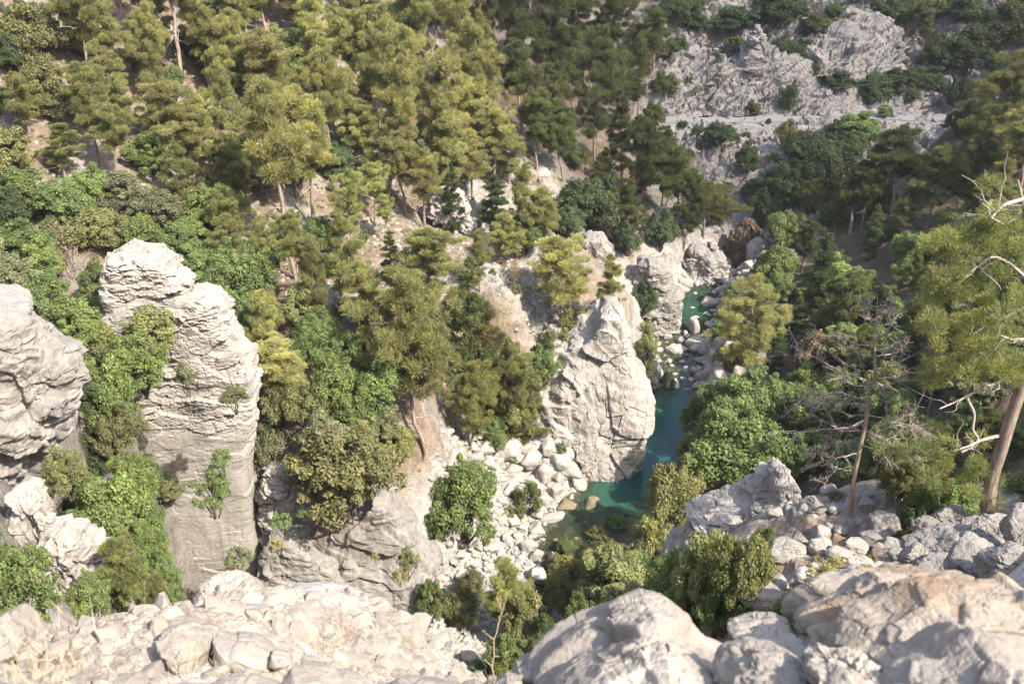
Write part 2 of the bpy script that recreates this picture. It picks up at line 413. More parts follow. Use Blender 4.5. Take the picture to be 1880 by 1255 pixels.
def rock_mat(name, c0, c1, c2, scale=1.0, bump=.35, stain=(.40, .28, .17), stain_amt=.45, coord='Position', streak=0.0, crust=None):
    m, nt = new_mat(name); N = NT(nt)
    geo = N.n('ShaderNodeNewGeometry'); co = geo.outputs['Position']
    if coord == 'Object': co = N.n('ShaderNodeTexCoord').outputs['Object']
    n1 = N.noise(co, .45 * scale, 6, .62); n2 = N.noise(co, 3.2 * scale, 6, .7); n3 = N.noise(co, 14 * scale, 4, .7)
    base = N.ramp(n1, [(.30, c0), (.5, c1), (.68, c2)])
    base = N.mix(N.math('MULTIPLY', N.ramp(n2, [(.42, (0, 0, 0)), (.62, (1, 1, 1))]), .35), base, tuple(x * .68 for x in c1))
    base = N.mix(N.math('MULTIPLY', N.ramp(n3, [(.5, (0, 0, 0)), (.68, (1, 1, 1))]), .3), base, tuple(min(.85, x * 1.3) for x in c2))
    st = N.ramp(N.noise(co, .8 * scale, 5, .7), [(.56, (0, 0, 0)), (.70, (1, 1, 1))])
    base = N.mix(N.math('MULTIPLY', st, stain_amt), base, stain)
    if streak:
        mq = N.n('ShaderNodeMapping'); mq.inputs['Scale'].default_value = (1.9, 1.9, .11); mq.inputs['Location'].default_value = (3, 7, 1); N.l(co, mq.inputs['Vector'])
        dk = N.ramp(N.noise(mq.outputs['Vector'], 1.1, 6, .7), [(.53, (0, 0, 0)), (.68, (1, 1, 1))])
        base = N.mix(N.math('MULTIPLY', dk, .45), base, tuple(x * .5 for x in c0))
        mp = N.n('ShaderNodeMapping'); mp.inputs['Scale'].default_value = (1.6, 1.6, .16); N.l(co, mp.inputs['Vector'])
        sk = N.ramp(N.noise(mp.outputs['Vector'], 1.2, 5, .65), [(.5, (0, 0, 0)), (.66, (1, 1, 1))])
        base = N.mix(N.math('MULTIPLY', sk, streak), base, (.42, .385, .345))
    if crust:
        sx = N.n('ShaderNodeSeparateXYZ'); N.l(geo.outputs['Normal'], sx.inputs[0])
        cr = N.math('ADD', N.math('MULTIPLY', sx.outputs['Z'], .8), N.math('ADD', N.math('MULTIPLY', n2, .55), N.math('MULTIPLY', n1, .42)))
        base = N.mix(N.math('MULTIPLY', N.ramp(cr, [(.97, (0, 0, 0)), (1.12, (.8, .8, .8))]), N.ramp(N.noise(co, 1.5, 4, .6), [(.46, (0, 0, 0)), (.58, (1, 1, 1))])), base, crust)
    vo = N.n('ShaderNodeTexVoronoi', feature='DISTANCE_TO_EDGE'); vo.inputs['Scale'].default_value = 1.3 * scale
    wv = N.n('ShaderNodeVectorMath', operation='ADD'); N.l(co, wv.inputs[0])
    nz = N.n('ShaderNodeTexNoise'); nz.inputs['Scale'].default_value = 1.2 * scale; N.l(co, nz.inputs['Vector']); N.l(nz.outputs['Color'], wv.inputs[1])
    N.l(wv.outputs[0], vo.inputs['Vector'])
    ck = N.ramp(vo.outputs['Distance'], [(0, (0, 0, 0)), (.05, (1, 1, 1))])
    h = N.math('ADD', N.math('MULTIPLY', n2, .8), N.math('MULTIPLY', n3, .35)); h = N.math('ADD', h, N.math('MULTIPLY', ck, .05))
    bp = N.n('ShaderNodeBump'); bp.inputs['Strength'].default_value = bump; bp.inputs['Distance'].default_value = .25 / scale
    N.l(h, bp.inputs['Height'])
    bs = N.n('ShaderNodeBsdfPrincipled'); bs.inputs['Roughness'].default_value = .9; bs.inputs['Specular IOR Level'].default_value = .15
    N.l(base, bs.inputs['Base Color']); N.l(bp.outputs['Normal'], bs.inputs['Normal'])
    out = N.n('ShaderNodeOutputMaterial'); N.l(bs.outputs[0], out.inputs['Surface'])
    return m

def ground_mat():
    m, nt = new_mat('ground_earth'); N = NT(nt)
    co = N.n('ShaderNodeNewGeometry').outputs['Position']
    at = N.n('ShaderNodeAttribute', attribute_name='gcol')
    n1 = N.noise(co, .9, 6, .7); n2 = N.noise(co, 6, 5, .75)
    c = N.mix(1.0, at.outputs['Color'], N.ramp(n1, [(.3, (.62, .60, .58)), (.52, (1, 1, 1)), (.7, (1.25, 1.24, 1.22))]), 'MULTIPLY')
    c = N.mix(1.0, c, N.ramp(n2, [(.34, (.68, .66, .64)), (.55, (1.05, 1.05, 1.05)), (.72, (1.3, 1.3, 1.28))]), 'MULTIPLY')
    vo = N.n('ShaderNodeTexVoronoi'); vo.inputs['Scale'].default_value = 3.2; N.l(co, vo.inputs['Vector'])
    h = N.math('ADD', N.math('MULTIPLY', n2, .7), N.math('MULTIPLY', vo.outputs['Distance'], -.6)); h = N.math('ADD', h, n1)
    bp = N.n('ShaderNodeBump'); bp.inputs['Strength'].default_value = .55; bp.inputs['Distance'].default_value = .22; N.l(h, bp.inputs['Height'])
    bs = N.n('ShaderNodeBsdfPrincipled'); bs.inputs['Roughness'].default_value = .95; bs.inputs['Specular IOR Level'].default_value = .1
    N.l(c, bs.inputs['Base Color']); N.l(bp.outputs['Normal'], bs.inputs['Normal'])
    out = N.n('ShaderNodeOutputMaterial'); N.l(bs.outputs[0], out.inputs['Surface']); return m

def leaf_mat(name, trans=.3, rough=.55, spec=.25, hue=.03):
    """leaf colour = the plant's own object colour, varied leaf by leaf"""
    m, nt = new_mat(name); N = NT(nt)
    oi = N.n('ShaderNodeObjectInfo'); at = N.n('ShaderNodeAttribute', attribute_name='leaf')
    c = N.mix(1.0, oi.outputs['Color'], N.ramp(at.outputs['Fac'], [(0, (.45, .45, .50)), (.5, (1, 1, 1)), (1, (1.75, 1.6, 1.15))]), 'MULTIPLY')
    hs = N.n('ShaderNodeHueSaturation'); N.l(c, hs.inputs['Color'])
    r = N.math('MULTIPLY', N.math('SUBTRACT', oi.outputs['Random'], .5), hue); N.l(N.math('ADD', r, .5), hs.inputs['Hue'])
    N.l(N.math('ADD', N.math('MULTIPLY', oi.outputs['Random'], .3), .85), hs.inputs['Value'])
    bs = N.n('ShaderNodeBsdfPrincipled'); bs.inputs['Roughness'].default_value = rough; bs.inputs['Specular IOR Level'].default_value = spec
    tr = N.n('ShaderNodeBsdfTranslucent'); mx = N.n('ShaderNodeMixShader'); mx.inputs[0].default_value = trans
    N.l(hs.outputs[0], bs.inputs['Base Color'])
    N.l(N.mix(1.0, hs.outputs[0], (1.35, 1.3, .7), 'MULTIPLY'), tr.inputs['Color'])
    N.l(bs.outputs[0], mx.inputs[1]); N.l(tr.outputs[0], mx.inputs[2])
    out = N.n('ShaderNodeOutputMaterial'); N.l(mx.outputs[0], out.inputs['Surface']); return m

def bark_mat(name, a, b):
    m, nt = new_mat(name); N = NT(nt)
    co = N.n('ShaderNodeTexCoord').outputs['Object']
    mp = N.n('ShaderNodeMapping'); mp.inputs['Scale'].default_value = (6, 6, 1.2); N.l(co, mp.inputs['Vector'])
    n = N.noise(mp.outputs['Vector'], 1.6, 5, .7)
    c = N.ramp(n, [(.35, a), (.65, b)])
    bp = N.n('ShaderNodeBump'); bp.inputs['Strength'].default_value = .7; bp.inputs['Distance'].default_value = .05; N.l(n, bp.inputs['Height'])
    bs = N.n('ShaderNodeBsdfPrincipled'); bs.inputs['Roughness'].default_value = .9; bs.inputs['Specular IOR Level'].default_value = .1
    N.l(c, bs.inputs['Base Color']); N.l(bp.outputs['Normal'], bs.inputs['Normal'])
    out = N.n('ShaderNodeOutputMaterial'); N.l(bs.outputs[0], out.inputs['Surface']); return m

def plain_mat(name, col, rough=.7):
    m, nt = new_mat(name); N = NT(nt)
    co = N.n('ShaderNodeTexCoord').outputs['Object']
    c = N.mix(N.noise(co, 7, 4), tuple(x * .8 for x in col), tuple(x * 1.2 for x in col))
    bs = N.n('ShaderNodeBsdfPrincipled'); bs.inputs['Roughness'].default_value = rough
    N.l(c, bs.inputs['Base Color'])
    out = N.n('ShaderNodeOutputMaterial'); N.l(bs.outputs[0], out.inputs['Surface']); return m

def water_mat():
    m, nt = new_mat('river_water'); N = NT(nt)
    co = N.n('ShaderNodeNewGeometry').outputs['Position']
    dep = N.n('ShaderNodeAttribute', attribute_name='depth').outputs['Fac']
    body = N.ramp(N.math('DIVIDE', dep, 3.2), [(0, (.055, .046, .026)), (.17, (.022, .036, .020)), (.40, (.026, .072, .050)), (1, (.016, .064, .058))])
    op = N.ramp(N.math('DIVIDE', dep, 3.0), [(0, (.08, .08, .08)), (.12, (.42, .42, .42)), (.35, (.82, .82, .82)), (.8, (.97, .97, .97))])
    df = N.n('ShaderNodeBsdfDiffuse'); N.l(body, df.inputs['Color'])
    tp = N.n('ShaderNodeBsdfTransparent'); tp.inputs['Color'].default_value = (.80, .86, .78, 1)
    mx = N.n('ShaderNodeMixShader'); N.l(op, mx.inputs[0]); N.l(tp.outputs[0], mx.inputs[1]); N.l(df.outputs[0], mx.inputs[2])
    gl = N.n('ShaderNodeBsdfGlossy'); gl.inputs['Roughness'].default_value = .06
    bp = N.n('ShaderNodeBump'); bp.inputs['Strength'].default_value = .10; bp.inputs['Distance'].default_value = .1
    N.l(N.noise(co, 2.6, 4, .6), bp.inputs['Height']); N.l(bp.outputs['Normal'], gl.inputs['Normal'])
    fr = N.n('ShaderNodeFresnel'); fr.inputs['IOR'].default_value = 1.33; N.l(bp.outputs['Normal'], fr.inputs['Normal'])
    m2 = N.n('ShaderNodeMixShader'); N.l(fr.outputs[0], m2.inputs[0]); N.l(mx.outputs[0], m2.inputs[1]); N.l(gl.outputs[0], m2.inputs[2])
    out = N.n('ShaderNodeOutputMaterial'); N.l(m2.outputs[0], out.inputs['Surface']); return m

M = {}
M['ground'] = ground_mat()
M['grey'] = rock_mat('grey_limestone', (0.160, 0.145, 0.130), (0.216, 0.199, 0.175), (0.263, 0.242, 0.213), 1.0, .45, (0.216, 0.164, 0.118), .35, streak=.25)
M['pale'] = rock_mat('pale_limestone', (0.225, 0.203, 0.176), (0.286, 0.261, 0.226), (0.337, 0.307, 0.269), 1.0, .4, (0.255, 0.194, 0.138), .35, streak=.2)
M['white'] = rock_mat('white_river_stone', (0.241, 0.221, 0.193), (0.297, 0.273, 0.240), (0.344, 0.319, 0.285), 1.5, .3, (0.232, 0.185, 0.134), .25)
M['far'] = rock_mat('far_limestone', (0.188, 0.168, 0.149), (0.241, 0.219, 0.195), (0.288, 0.261, 0.235), .6, .5, (0.188, 0.137, 0.098), .5)
M['near'] = rock_mat('near_limestone', (0.198, 0.171, 0.143), (0.270, 0.237, 0.197), (0.353, 0.312, 0.260), 3.2, .42, (0.238, 0.171, 0.113), .3)
M['nearbrown'] = rock_mat('near_ochre_limestone', (0.184, 0.164, 0.138), (0.281, 0.248, 0.210), (0.358, 0.327, 0.286), 3.0, .22, (0.174, 0.112, 0.062), .9)
M['nearcrust'] = rock_mat('near_crusted_limestone', (0.168, 0.146, 0.119), (0.251, 0.215, 0.170), (0.360, 0.314, 0.258), 2.6, .42, (0.209, 0.138, 0.074), .5, crust=(0.235, 0.162, 0.102))
M['nearwhite'] = rock_mat('near_white_limestone', (0.192, 0.166, 0.139), (0.255, 0.223, 0.185), (0.318, 0.281, 0.234), 3.6, .42, (0.246, 0.174, 0.107), .25)
M['sunk'] = rock_mat('algae_brown_stone', (0.112, 0.084, 0.048), (0.174, 0.134, 0.081), (0.235, 0.189, 0.128), 1.5, .3, (0.072, 0.065, 0.024), .5)
M['wet'] = rock_mat('wet_brown_rock', (0.041, 0.028, 0.017), (0.082, 0.056, 0.035), (0.139, 0.107, 0.076), .9, .5, (0.024, 0.018, 0.012), .6, streak=.3)
M['needle'] = leaf_mat('pine_needles', .46, .6, .2, .014)
M['leaf'] = leaf_mat('broad_leaves', .42, .5, .3, .02)
M['bark'] = bark_mat('pine_bark', (0.147, 0.106, 0.080), (0.338, 0.264, 0.209))
M['darkbark'] = bark_mat('dark_bark', (0.045, 0.034, 0.026), (0.112, 0.086, 0.068))
M['deadwood'] = bark_mat('bleached_wood', (0.242, 0.205, 0.170), (0.403, 0.364, 0.314))
M['deadtrunk'] = bark_mat('reddish_dead_trunk', (0.217, 0.146, 0.103), (0.411, 0.314, 0.244))
M['deadtwig'] = bark_mat('grey_dead_twig', (.20, .165, .135), (.36, .31, .265))
M['water'] = water_mat()
M['straw'] = plain_mat('dry_straw', (0.413, 0.323, 0.195), .8)
M['road'] = plain_mat('pale_gravel_road', (.235, .225, .205), .9)
M['green_metal'] = plain_mat('dark_green_paint', (.035, .07, .055), .5)
M['cable'] = plain_mat('grey_green_cable', (.10, .15, .12), .5)
M['red'] = plain_mat('faded_red_paint', (.35, .05, .04), .6)

# ------------------------------------------------------------------ registry of things, for labels
THINGS = []
def reg(o, kind, at, words, group=None, size=None):
    THINGS.append(dict(o=o, kind=kind, at=np.asarray(at, float), words=words, group=group, size=size))
    return o
# ------------------------------------------------------------------ rocks
def tower(name, rows, Yf, mat, depth, label, cat='rock', npow=3.0, res=.11, seed=1, lean=0.0, dome=.8, shape=None, disp=None, parent=None, mask=None, xdepth=0.0):
    """a standing rock: outline rows (py, left px, right px) at distance Yf along the view, a rounded cross-section 'depth' metres thick"""
    zs, xl, xr = [], [], []
    for py, a, b in rows:
        p = PY(a, py, Yf + .45 * depth); q = PY(b, py, Yf + .45 * depth); zs.append(p[2]); xl.append(p[0]); xr.append(q[0])
    zs, xl, xr = map(np.array, (zs, xl, xr))
    ztop, zbot = zs[0], zs[-1]
    zs = zs - dome * .75 * (zs - zbot) / (ztop - zbot); ztop = zs[0]
    H = ztop - zbot
    Wm = (xr - xl).max()
    nv = max(24, int(H / res)); per = 2 * Wm + 2 * depth
    nu = max(48, min(700, int(per / res * .62)))
    z = np.linspace(zbot, ztop, nv)
    L = np.interp(z, zs[::-1], xl[::-1]); R = np.interp(z, zs[::-1], xr[::-1])
    for arr in (L, R):
        k = max(1, int(.22 / res)); ker = np.ones(2 * k + 1) / (2 * k + 1)
        arr[:] = np.convolve(np.pad(arr, k, mode='edge'), ker, 'valid')
    cx = (L + R) / 2; a = (R - L) / 2
    dz_ = np.interp(z, [zbot, ztop], [1.0, .75]) * depth / 2
    # dome: shrink to a top
    nd = max(10, int(a[-1] / res * .8))
    th = np.linspace(0, PI / 2, nd + 1)[1:]
    z = np.concatenate([z, ztop + dome * np.sin(th)]); s = np.cos(th) ** .8
    cx = np.concatenate([cx, np.full(nd, cx[-1])]); a = np.concatenate([a, a[-1] * np.maximum(s, .01)]); dz_ = np.concatenate([dz_, dz_[-1] * np.maximum(s, .01)])
    ex = 2.0 / npow
    ta = np.linspace(0, 2 * PI, 4001); cc, ss_ = np.cos(ta), np.sin(ta)
    qx = np.sign(cc) * np.abs(cc) ** ex; qy = np.sign(ss_) * np.abs(ss_) ** ex
    seg = np.hypot(np.diff(qx) * Wm / 2, np.diff(qy) * depth / 2) * np.where(ss_[:-1] < .1, 1.0, .35)   # finer on the lit front
    al = np.concatenate([[0], np.cumsum(seg)]); tq = np.arange(nu) / nu * al[-1]
    ux = np.interp(tq, al, qx); uy = np.interp(tq, al, qy)
    yc = Yf + depth * .42 - lean * (z - zbot) / max(H, .1)
    P = np.empty((len(z), nu, 3))
    P[..., 0] = cx[:, None] + a[:, None] * ux[None]
    P[..., 1] = yc[:, None] + dz_[:, None] * uy[None] + xdepth * ux[None]
    P[..., 2] = z[:, None] + np.zeros(nu)[None]
    Pw = np.concatenate([P[:, -1:], P, P[:, :1]], 1)
    Nn = grid_normals(Pw)[:, 1:-1]
    # outward?
    cen = np.stack([cx, yc, z], 1)[:, None, :]
    sg = np.sign(((P - cen) * Nn).sum(2).mean()); Nn = Nn * sg
    flat = P.reshape(-1, 3)
    dd = dict(cell=(1.3, 1.3, .7), amp=.28, crack=.28, big=.55, bigs=4.5); dd.update(disp or {})
    d = rockdisp(flat, seed, **dd)
    if mask is not None:
        lo = dd['big'] * fbm(flat / dd['bigs'], 4, seed + 20) * 2; d = lo + (d - lo) * mask(flat)
    if shape is not None: d = d + shape(flat)
    fade = np.ones(len(z)); fade = np.minimum(1, .45 + a / 1.8) if Wm > 1.5 else fade; fade[-nd:] *= np.linspace(1, .2, nd) ** .6
    flat = flat + Nn.reshape(-1, 3) * (d.reshape(len(z), nu) * fade[:, None]).reshape(-1, 1)
    top = flat[-nu:].mean(0); V = np.concatenate([flat, top[None]])
    f = grid_faces(nu, len(z), True)
    tri = np.stack([(len(z) - 1) * nu + np.arange(nu), (len(z) - 1) * nu + (np.arange(nu) + 1) % nu, np.full(nu, len(V) - 1)], 1)
    base = np.array([cx[:3].mean(), yc[0], zbot])
    me = mesh_from(name, V - base, [f, tri], False, [mat])
    o = link(name, me, parent, base)
    if parent is None: tag(o, label, cat)
    return o

def ico(sub):
    bm = bmesh.new(); bmesh.ops.create_icosphere(bm, subdivisions=sub, radius=1.0)
    V = np.array([v.co[:] for v in bm.verts]); Fc = np.array([[v.index for v in f.verts] for f in bm.faces]); bm.free()
    return V, Fc
_ICO = {k: ico(k) for k in (1, 2, 4, 5, 6, 7)}

def boulder_shape(seed, sub=4, planes=14, rough=.05, soft=.06, crack=0.0):
    rng = np.random.default_rng(seed); V, Fc = _ICO[sub]
    n = rng.normal(size=(planes, 3)); n /= np.linalg.norm(n, axis=1, keepdims=True)
    dist = rng.uniform(.62, 1.0, planes)
    q = V @ n.T
    r = np.where(q > .05, dist[None] / np.maximum(q, .05), 9.0)
    r = np.concatenate([r, np.full((len(V), 1), 1.12)], 1)
    k = 1 / soft
    rm = -np.log(np.exp(-k * (r - r.min(1, keepdims=True))).sum(1)) / k + r.min(1)
    P = V * rm[:, None]
    P = P + V * (rough * 2 * fbm(P * 2.2 + seed, 4, seed)[:, None])
    if crack:
        P = P + V * (rockdisp(P * 3, seed, cell=(1.3, 1.3, .8), amp=crack, crack=crack * 1.2, big=crack, bigs=2.)[:, None] * .35)
    P = P + V * (rough * .5 * fbm(P * 9 + seed, 3, seed + 3)[:, None])
    return P, Fc
_bm = {}
def boulder_mesh(mat, var, sub=4, **k):
    key = (mat.name, var, sub)
    if var >= 20 and not k: k = dict(soft=.03, rough=.075, planes=11)
    elif var >= 5 and sub == 5 and not k: k = dict(soft=.03, rough=.06, planes=10, crack=.10)
    if key not in _bm:
        P, Fc = boulder_shape(100 + var * 13, sub, **k); _bm[key] = mesh_from('boulder', P, Fc, sub < 5, [mat])
    return _bm[key]

def place_boulder(px, py, wpx, hpx=None, mat='white', var=0, zat=None, t=None, name='boulder', sub=4, label=None, group=None, rot=None, words=None, embed=.25, zabs=None):
    """a boulder whose picture centre is (px, py), wpx wide in the photo"""
    p = PT(px, py, t) if t is not None else hit(px, py, 22)
    dist = math.sqrt((p ** 2).sum() - 0) if False else proj(p)[2]
    w = wpx / F * dist / 2 * .95; h = (hpx or wpx * .7) / F * dist / 2 * .95
    me = boulder_mesh(M[mat], var, sub)
    o = link(name, me)
    rr = random.Random(int(px * 7 + py * 13))
    o.scale = (w, (w + h) * .5 * rr.uniform(.8, 1.2), h)
    o.rotation_euler = (rr.uniform(-.25, .25), rr.uniform(-.25, .25), rr.uniform(-.5, .5)) if rot is None else rot
    z = p[2] if t is not None else (zat(p[0], p[1]) + h * (.8 - embed) if zat else p[2])
    if zabs is not None: z = zabs + h * .35
    o.location = (p[0], p[1], z)
    tag(o, label, 'boulder', group)
    if label is None: reg(o, 'boulder', (p[0], p[1], z), words or 'pale rounded boulder', group, w)
    return o

def rubble(name, pts, sizes, mat, kind='stuff', seed=5, flat=.7, sub=1):
    """many small broken stones as one mass"""
    rng = np.random.default_rng(seed); V0, F0 = _ICO[sub]; n = len(pts); k = len(V0)
    shapes = []
    for i in range(12):
        q = np.random.default_rng(seed + i).normal(size=(9, 3)); q /= np.linalg.norm(q, axis=1, keepdims=True)
        d = np.random.default_rng(seed + 50 + i).uniform(.5, 1, 9); r = np.where(V0 @ q.T > .05, d[None] / np.maximum(V0 @ q.T, .05), 9).min(1)
        shapes.append(V0 * np.minimum(r, 1.2)[:, None])
    shapes = np.array(shapes)
    S = shapes[rng.integers(0, 12, n)]
    S = S * np.stack([rng.uniform(.7, 1.3, n), rng.uniform(.7, 1.3, n), rng.uniform(.5, 1, n) * flat + .15], 1)[:, None, :]
    a = rng.uniform(0, 2 * PI, n); b = rng.normal(0, .5, n)
    ca, sa, cb, sb = np.cos(a), np.sin(a), np.cos(b), np.sin(b)
    x = S[..., 0] * cb[:, None] + S[..., 2] * sb[:, None]; zz = -S[..., 0] * sb[:, None] + S[..., 2] * cb[:, None]
    X = x * ca[:, None] - S[..., 1] * sa[:, None]; Y = x * sa[:, None] + S[..., 1] * ca[:, None]
    P = np.stack([X, Y, zz], 2) * sizes[:, None, None] + pts[:, None, :]
    Fc = (F0[None] + (np.arange(n) * k)[:, None, None]).reshape(-1, 3)
    o = link(name, mesh_from(name, P.reshape(-1, 3), Fc, False, [mat])); tag(o, kind=kind); return o

_RT = np.array([1.0, 0, 0]); _FW = np.array([0, CP, -SP]); _UP = np.array([0, SP, CP])
def outline_rock(name, poly, t, depth, mat, label, seed=1, sub=6, p=3.2, disp=None, back=.5, cat='boulder', group=None, words=None):
    """a boulder of traced outline with its own thickness, standing t metres away"""
    poly = np.array(poly, float); c = np.array([(poly[:, 0].min() + poly[:, 0].max()) / 2, (poly[:, 1].min() + poly[:, 1].max()) / 2])
    cen = PT(c[0], c[1], t); sc = (t - .3 * depth) / F
    d = (poly - c) * np.array([1, -1]) * sc
    # densify the outline and read its radius by angle
    k = np.linspace(0, 1, 24, endpoint=False); nx = np.roll(d, -1, 0)
    dd = (d[:, None] * (1 - k)[None, :, None] + nx[:, None] * k[None, :, None]).reshape(-1, 2)
    th = np.arctan2(dd[:, 1], dd[:, 0]); r = np.hypot(dd[:, 0], dd[:, 1]); o_ = np.argsort(th); th = th[o_]; r = r[o_]
    V, Fc = _ICO[sub]
    a = np.arctan2(V[:, 1], V[:, 0]); R = np.interp(a, np.concatenate([th - 2 * PI, th, th + 2 * PI]), np.tile(r, 3))
    rho = np.hypot(V[:, 0], V[:, 1])
    pn = (rho ** p + np.abs(V[:, 2]) ** p) ** (1 / p); S = V / pn[:, None]
    Q = S[:, 0:1] * R[:, None] * _RT + S[:, 1:2] * R[:, None] * _UP - S[:, 2:3] * _FW * depth / 2
    W = Q + cen + _FW * depth * (back - .5)
    n = V[:, 0:1] * _RT + V[:, 1:2] * _UP - V[:, 2:3] * _FW
    size = np.ptp(poly[:, 0]) * sc
    dp = dict(cell=(size * .35, size * .35, size * .25), amp=size * .05, crack=size * .05, big=size * .05, bigs=size * .6, w=.07); dp.update(disp or {})
    e = rockdisp(W / 1.0, seed, **dp) + size * .007 * fbm(W * 12 / size, 4, seed) - size * .006 * sstep(.05, .45, fbm(W * 34 / size, 3, seed + 5)) + size * .0025 * fbm(W * 90 / size, 2, seed + 8)
    W = W + n * e[:, None]
    o = link(name, mesh_from(name, W - cen, Fc, False, [mat]), None, cen)
    tag(o, label, cat, group)
    if label is None: reg(o, 'boulder', cen, words or 'pale boulder', group, size)
    return o
# ------------------------------------------------------------------ vegetation
def needles(rng, C, Rr, n, L, wd, flat=.55, up=.55, out=.8):
    """thin needle sprays in clumps: C (k,3) centres, Rr (k,) radii, n sprays per clump -> V, tri faces, leaf value"""
    k = len(C); N = k * n
    d = rng.normal(size=(N, 3)); d /= np.linalg.norm(d, axis=1, keepdims=True)
    rad = rng.uniform(.35, 1, N) ** .6
    cc = np.repeat(C, n, 0); rr = np.repeat(Rr, n)
    # sprays grouped in little tufts for texture
    off = d * (rad * rr)[:, None]; off[:, 2] *= flat
    p = cc + off
    dr = d * out + rng.normal(0, .45, (N, 3)); dr[:, 2] += up; dr /= np.linalg.norm(dr, axis=1, keepdims=True)
    sd = np.cross(dr, rng.normal(size=(N, 3))); sd /= np.maximum(np.linalg.norm(sd, axis=1, keepdims=True), 1e-6)
    l = L * rng.uniform(.6, 1.3, N); w = wd * rng.uniform(.7, 1.3, N)
    tip = p + dr * l[:, None]
    V = np.stack([p - sd * w[:, None] * .35, p + sd * w[:, None] * .35, tip + sd * w[:, None] * .5, tip - sd * w[:, None] * .5], 1).reshape(-1, 3)
    Fc = np.arange(N * 4).reshape(-1, 4)
    cl = np.repeat(rng.uniform(.32, .68, k), n) + rng.uniform(-.18, .18, N)
    return V, Fc, np.repeat(np.clip(cl, 0, 1), 4)

def leaves(rng, C, Rr, n, size, flat=.8, shell=.5, up=.4):
    """leaf quads on the outside of many small lobes"""
    k = len(C); N = k * n
    d = rng.normal(size=(N, 3)); d[:, 2] += .35; d /= np.linalg.norm(d, axis=1, keepdims=True)
    rad = rng.uniform(shell, 1.0, N)
    cc = np.repeat(C, n, 0); rr = np.repeat(Rr, n)
    off = d * (rad * rr)[:, None]; off[:, 2] *= flat
    p = cc + off
    nrm = d * .8 + rng.normal(0, .5, (N, 3)); nrm[:, 2] += up; nrm /= np.linalg.norm(nrm, axis=1, keepdims=True)
    t = np.cross(nrm, rng.normal(size=(N, 3))); t /= np.maximum(np.linalg.norm(t, axis=1, keepdims=True), 1e-6)
    b = np.cross(nrm, t); s = size * (rng.uniform(.45, 1.5, N) * np.repeat(rng.uniform(.75, 1.25, k), n))[:, None]
    V = np.stack([p - t * s * .6, p + b * s * .36 + nrm * s * .08, p + t * s * .6, p - b * s * .36 + nrm * s * .08], 1).reshape(-1, 3)
    Fc = np.arange(N * 4).reshape(-1, 4)
    cl = np.repeat(rng.uniform(.34, .66, k), n) + rng.uniform(-.2, .2, N)
    return V, Fc, np.repeat(np.clip(cl, 0, 1), 4)

def build_pine(seed, H=12.0, Wd=5.5, bare=.35, nclump=None, per=190, L=.34, wd=.075, dead=2, top='open', bend=.5, clump=.75, dens=4.2):
    """returns trunk mesh, crown mesh (with branches inside the crown), dead branch mesh"""
    rng = np.random.default_rng(seed)
    tr = wiggle((0, 0, -.6), (rng.normal(0, bend), rng.normal(0, bend), H * .97), 12, bend * .6, rng)
    T = Tubes(); T.add(tr, H * .0155, H * .003, 7)
    B = Tubes(); C = []; Rr = []
    nb = int(12 + H * 1.0)
    for i in range(nb):
        f = bare + (1 - bare) * ((i + rng.uniform(-.3, .3)) / nb); f = min(max(f, bare * .9), .985)
        p0 = np.array([np.interp(f * (len(tr) - 1), np.arange(len(tr)), tr[:, k]) for k in range(3)])
        rel = min(1, max(0, (f - bare) / (1 - bare)))
        prof = (math.sin(min(1, rel * 1.5 + .28) * PI / 2) * (1 - rel * .88) ** .75) if top == 'cone' else (math.sin(min(1, rel * 1.4 + .3) * PI / 2) * (1 - rel ** 2.6 * .75))
        ln = Wd * .5 * prof * rng.uniform(.55, 1.2)
        a = i * 2.4 + rng.uniform(-.5, .5)
        up = rng.uniform(-.05, .65) + .4 * rel
        p1 = p0 + np.array([math.cos(a) * ln, math.sin(a) * ln, ln * up])
        br = wiggle(p0, p1, 6, ln * .10, rng, sag=ln * rng.uniform(-.02, .08))
        B.add(br, max(.03, H * .0042 * (1.1 - rel)), .012, 4)
        nc = max(3, int(ln * dens))
        for j in range(nc):
            g = .40 + .62 * (j + rng.uniform(0, 1)) / nc
            q = np.array([np.interp(min(g, 1) * 5, np.arange(6), br[:, k]) for k in range(3)])
            sp = ln * .30 * rng.normal(size=3); sp[2] = sp[2] * .45 + .06 * ln
            C.append(q + sp); Rr.append(clump * rng.uniform(.55, 1.15) * (.7 + .3 * prof))
            if rng.random() < .6: B.add(np.array([q, (q + C[-1]) / 2 + [0, 0, .05], C[-1]]), .02, .008, 3)
    C.append(tr[-1] + [0, 0, .1]); Rr.append(clump * .6)
    V, Fc, lf = needles(rng, np.array(C), np.array(Rr), per, L, wd, flat=.8, up=.75)
    D = Tubes()
    for i in range(dead):
        f = rng.uniform(bare * .6, bare + .45)
        p0 = np.array([np.interp(f * (len(tr) - 1), np.arange(len(tr)), tr[:, k]) for k in range(3)])
        a = rng.uniform(0, 6.28); ln = rng.uniform(.8, 2.3)
        br = wiggle(p0, p0 + np.array([math.cos(a) * ln, math.sin(a) * ln, rng.uniform(-.7, .35)]), 6, .25, rng)
        D.add(br, .045, .012, 4); D.add(wiggle(br[3], br[3] + rng.normal(0, .5, 3), 4, .1, rng), .026, .009, 3)
    return T, B, (V, Fc, lf), D

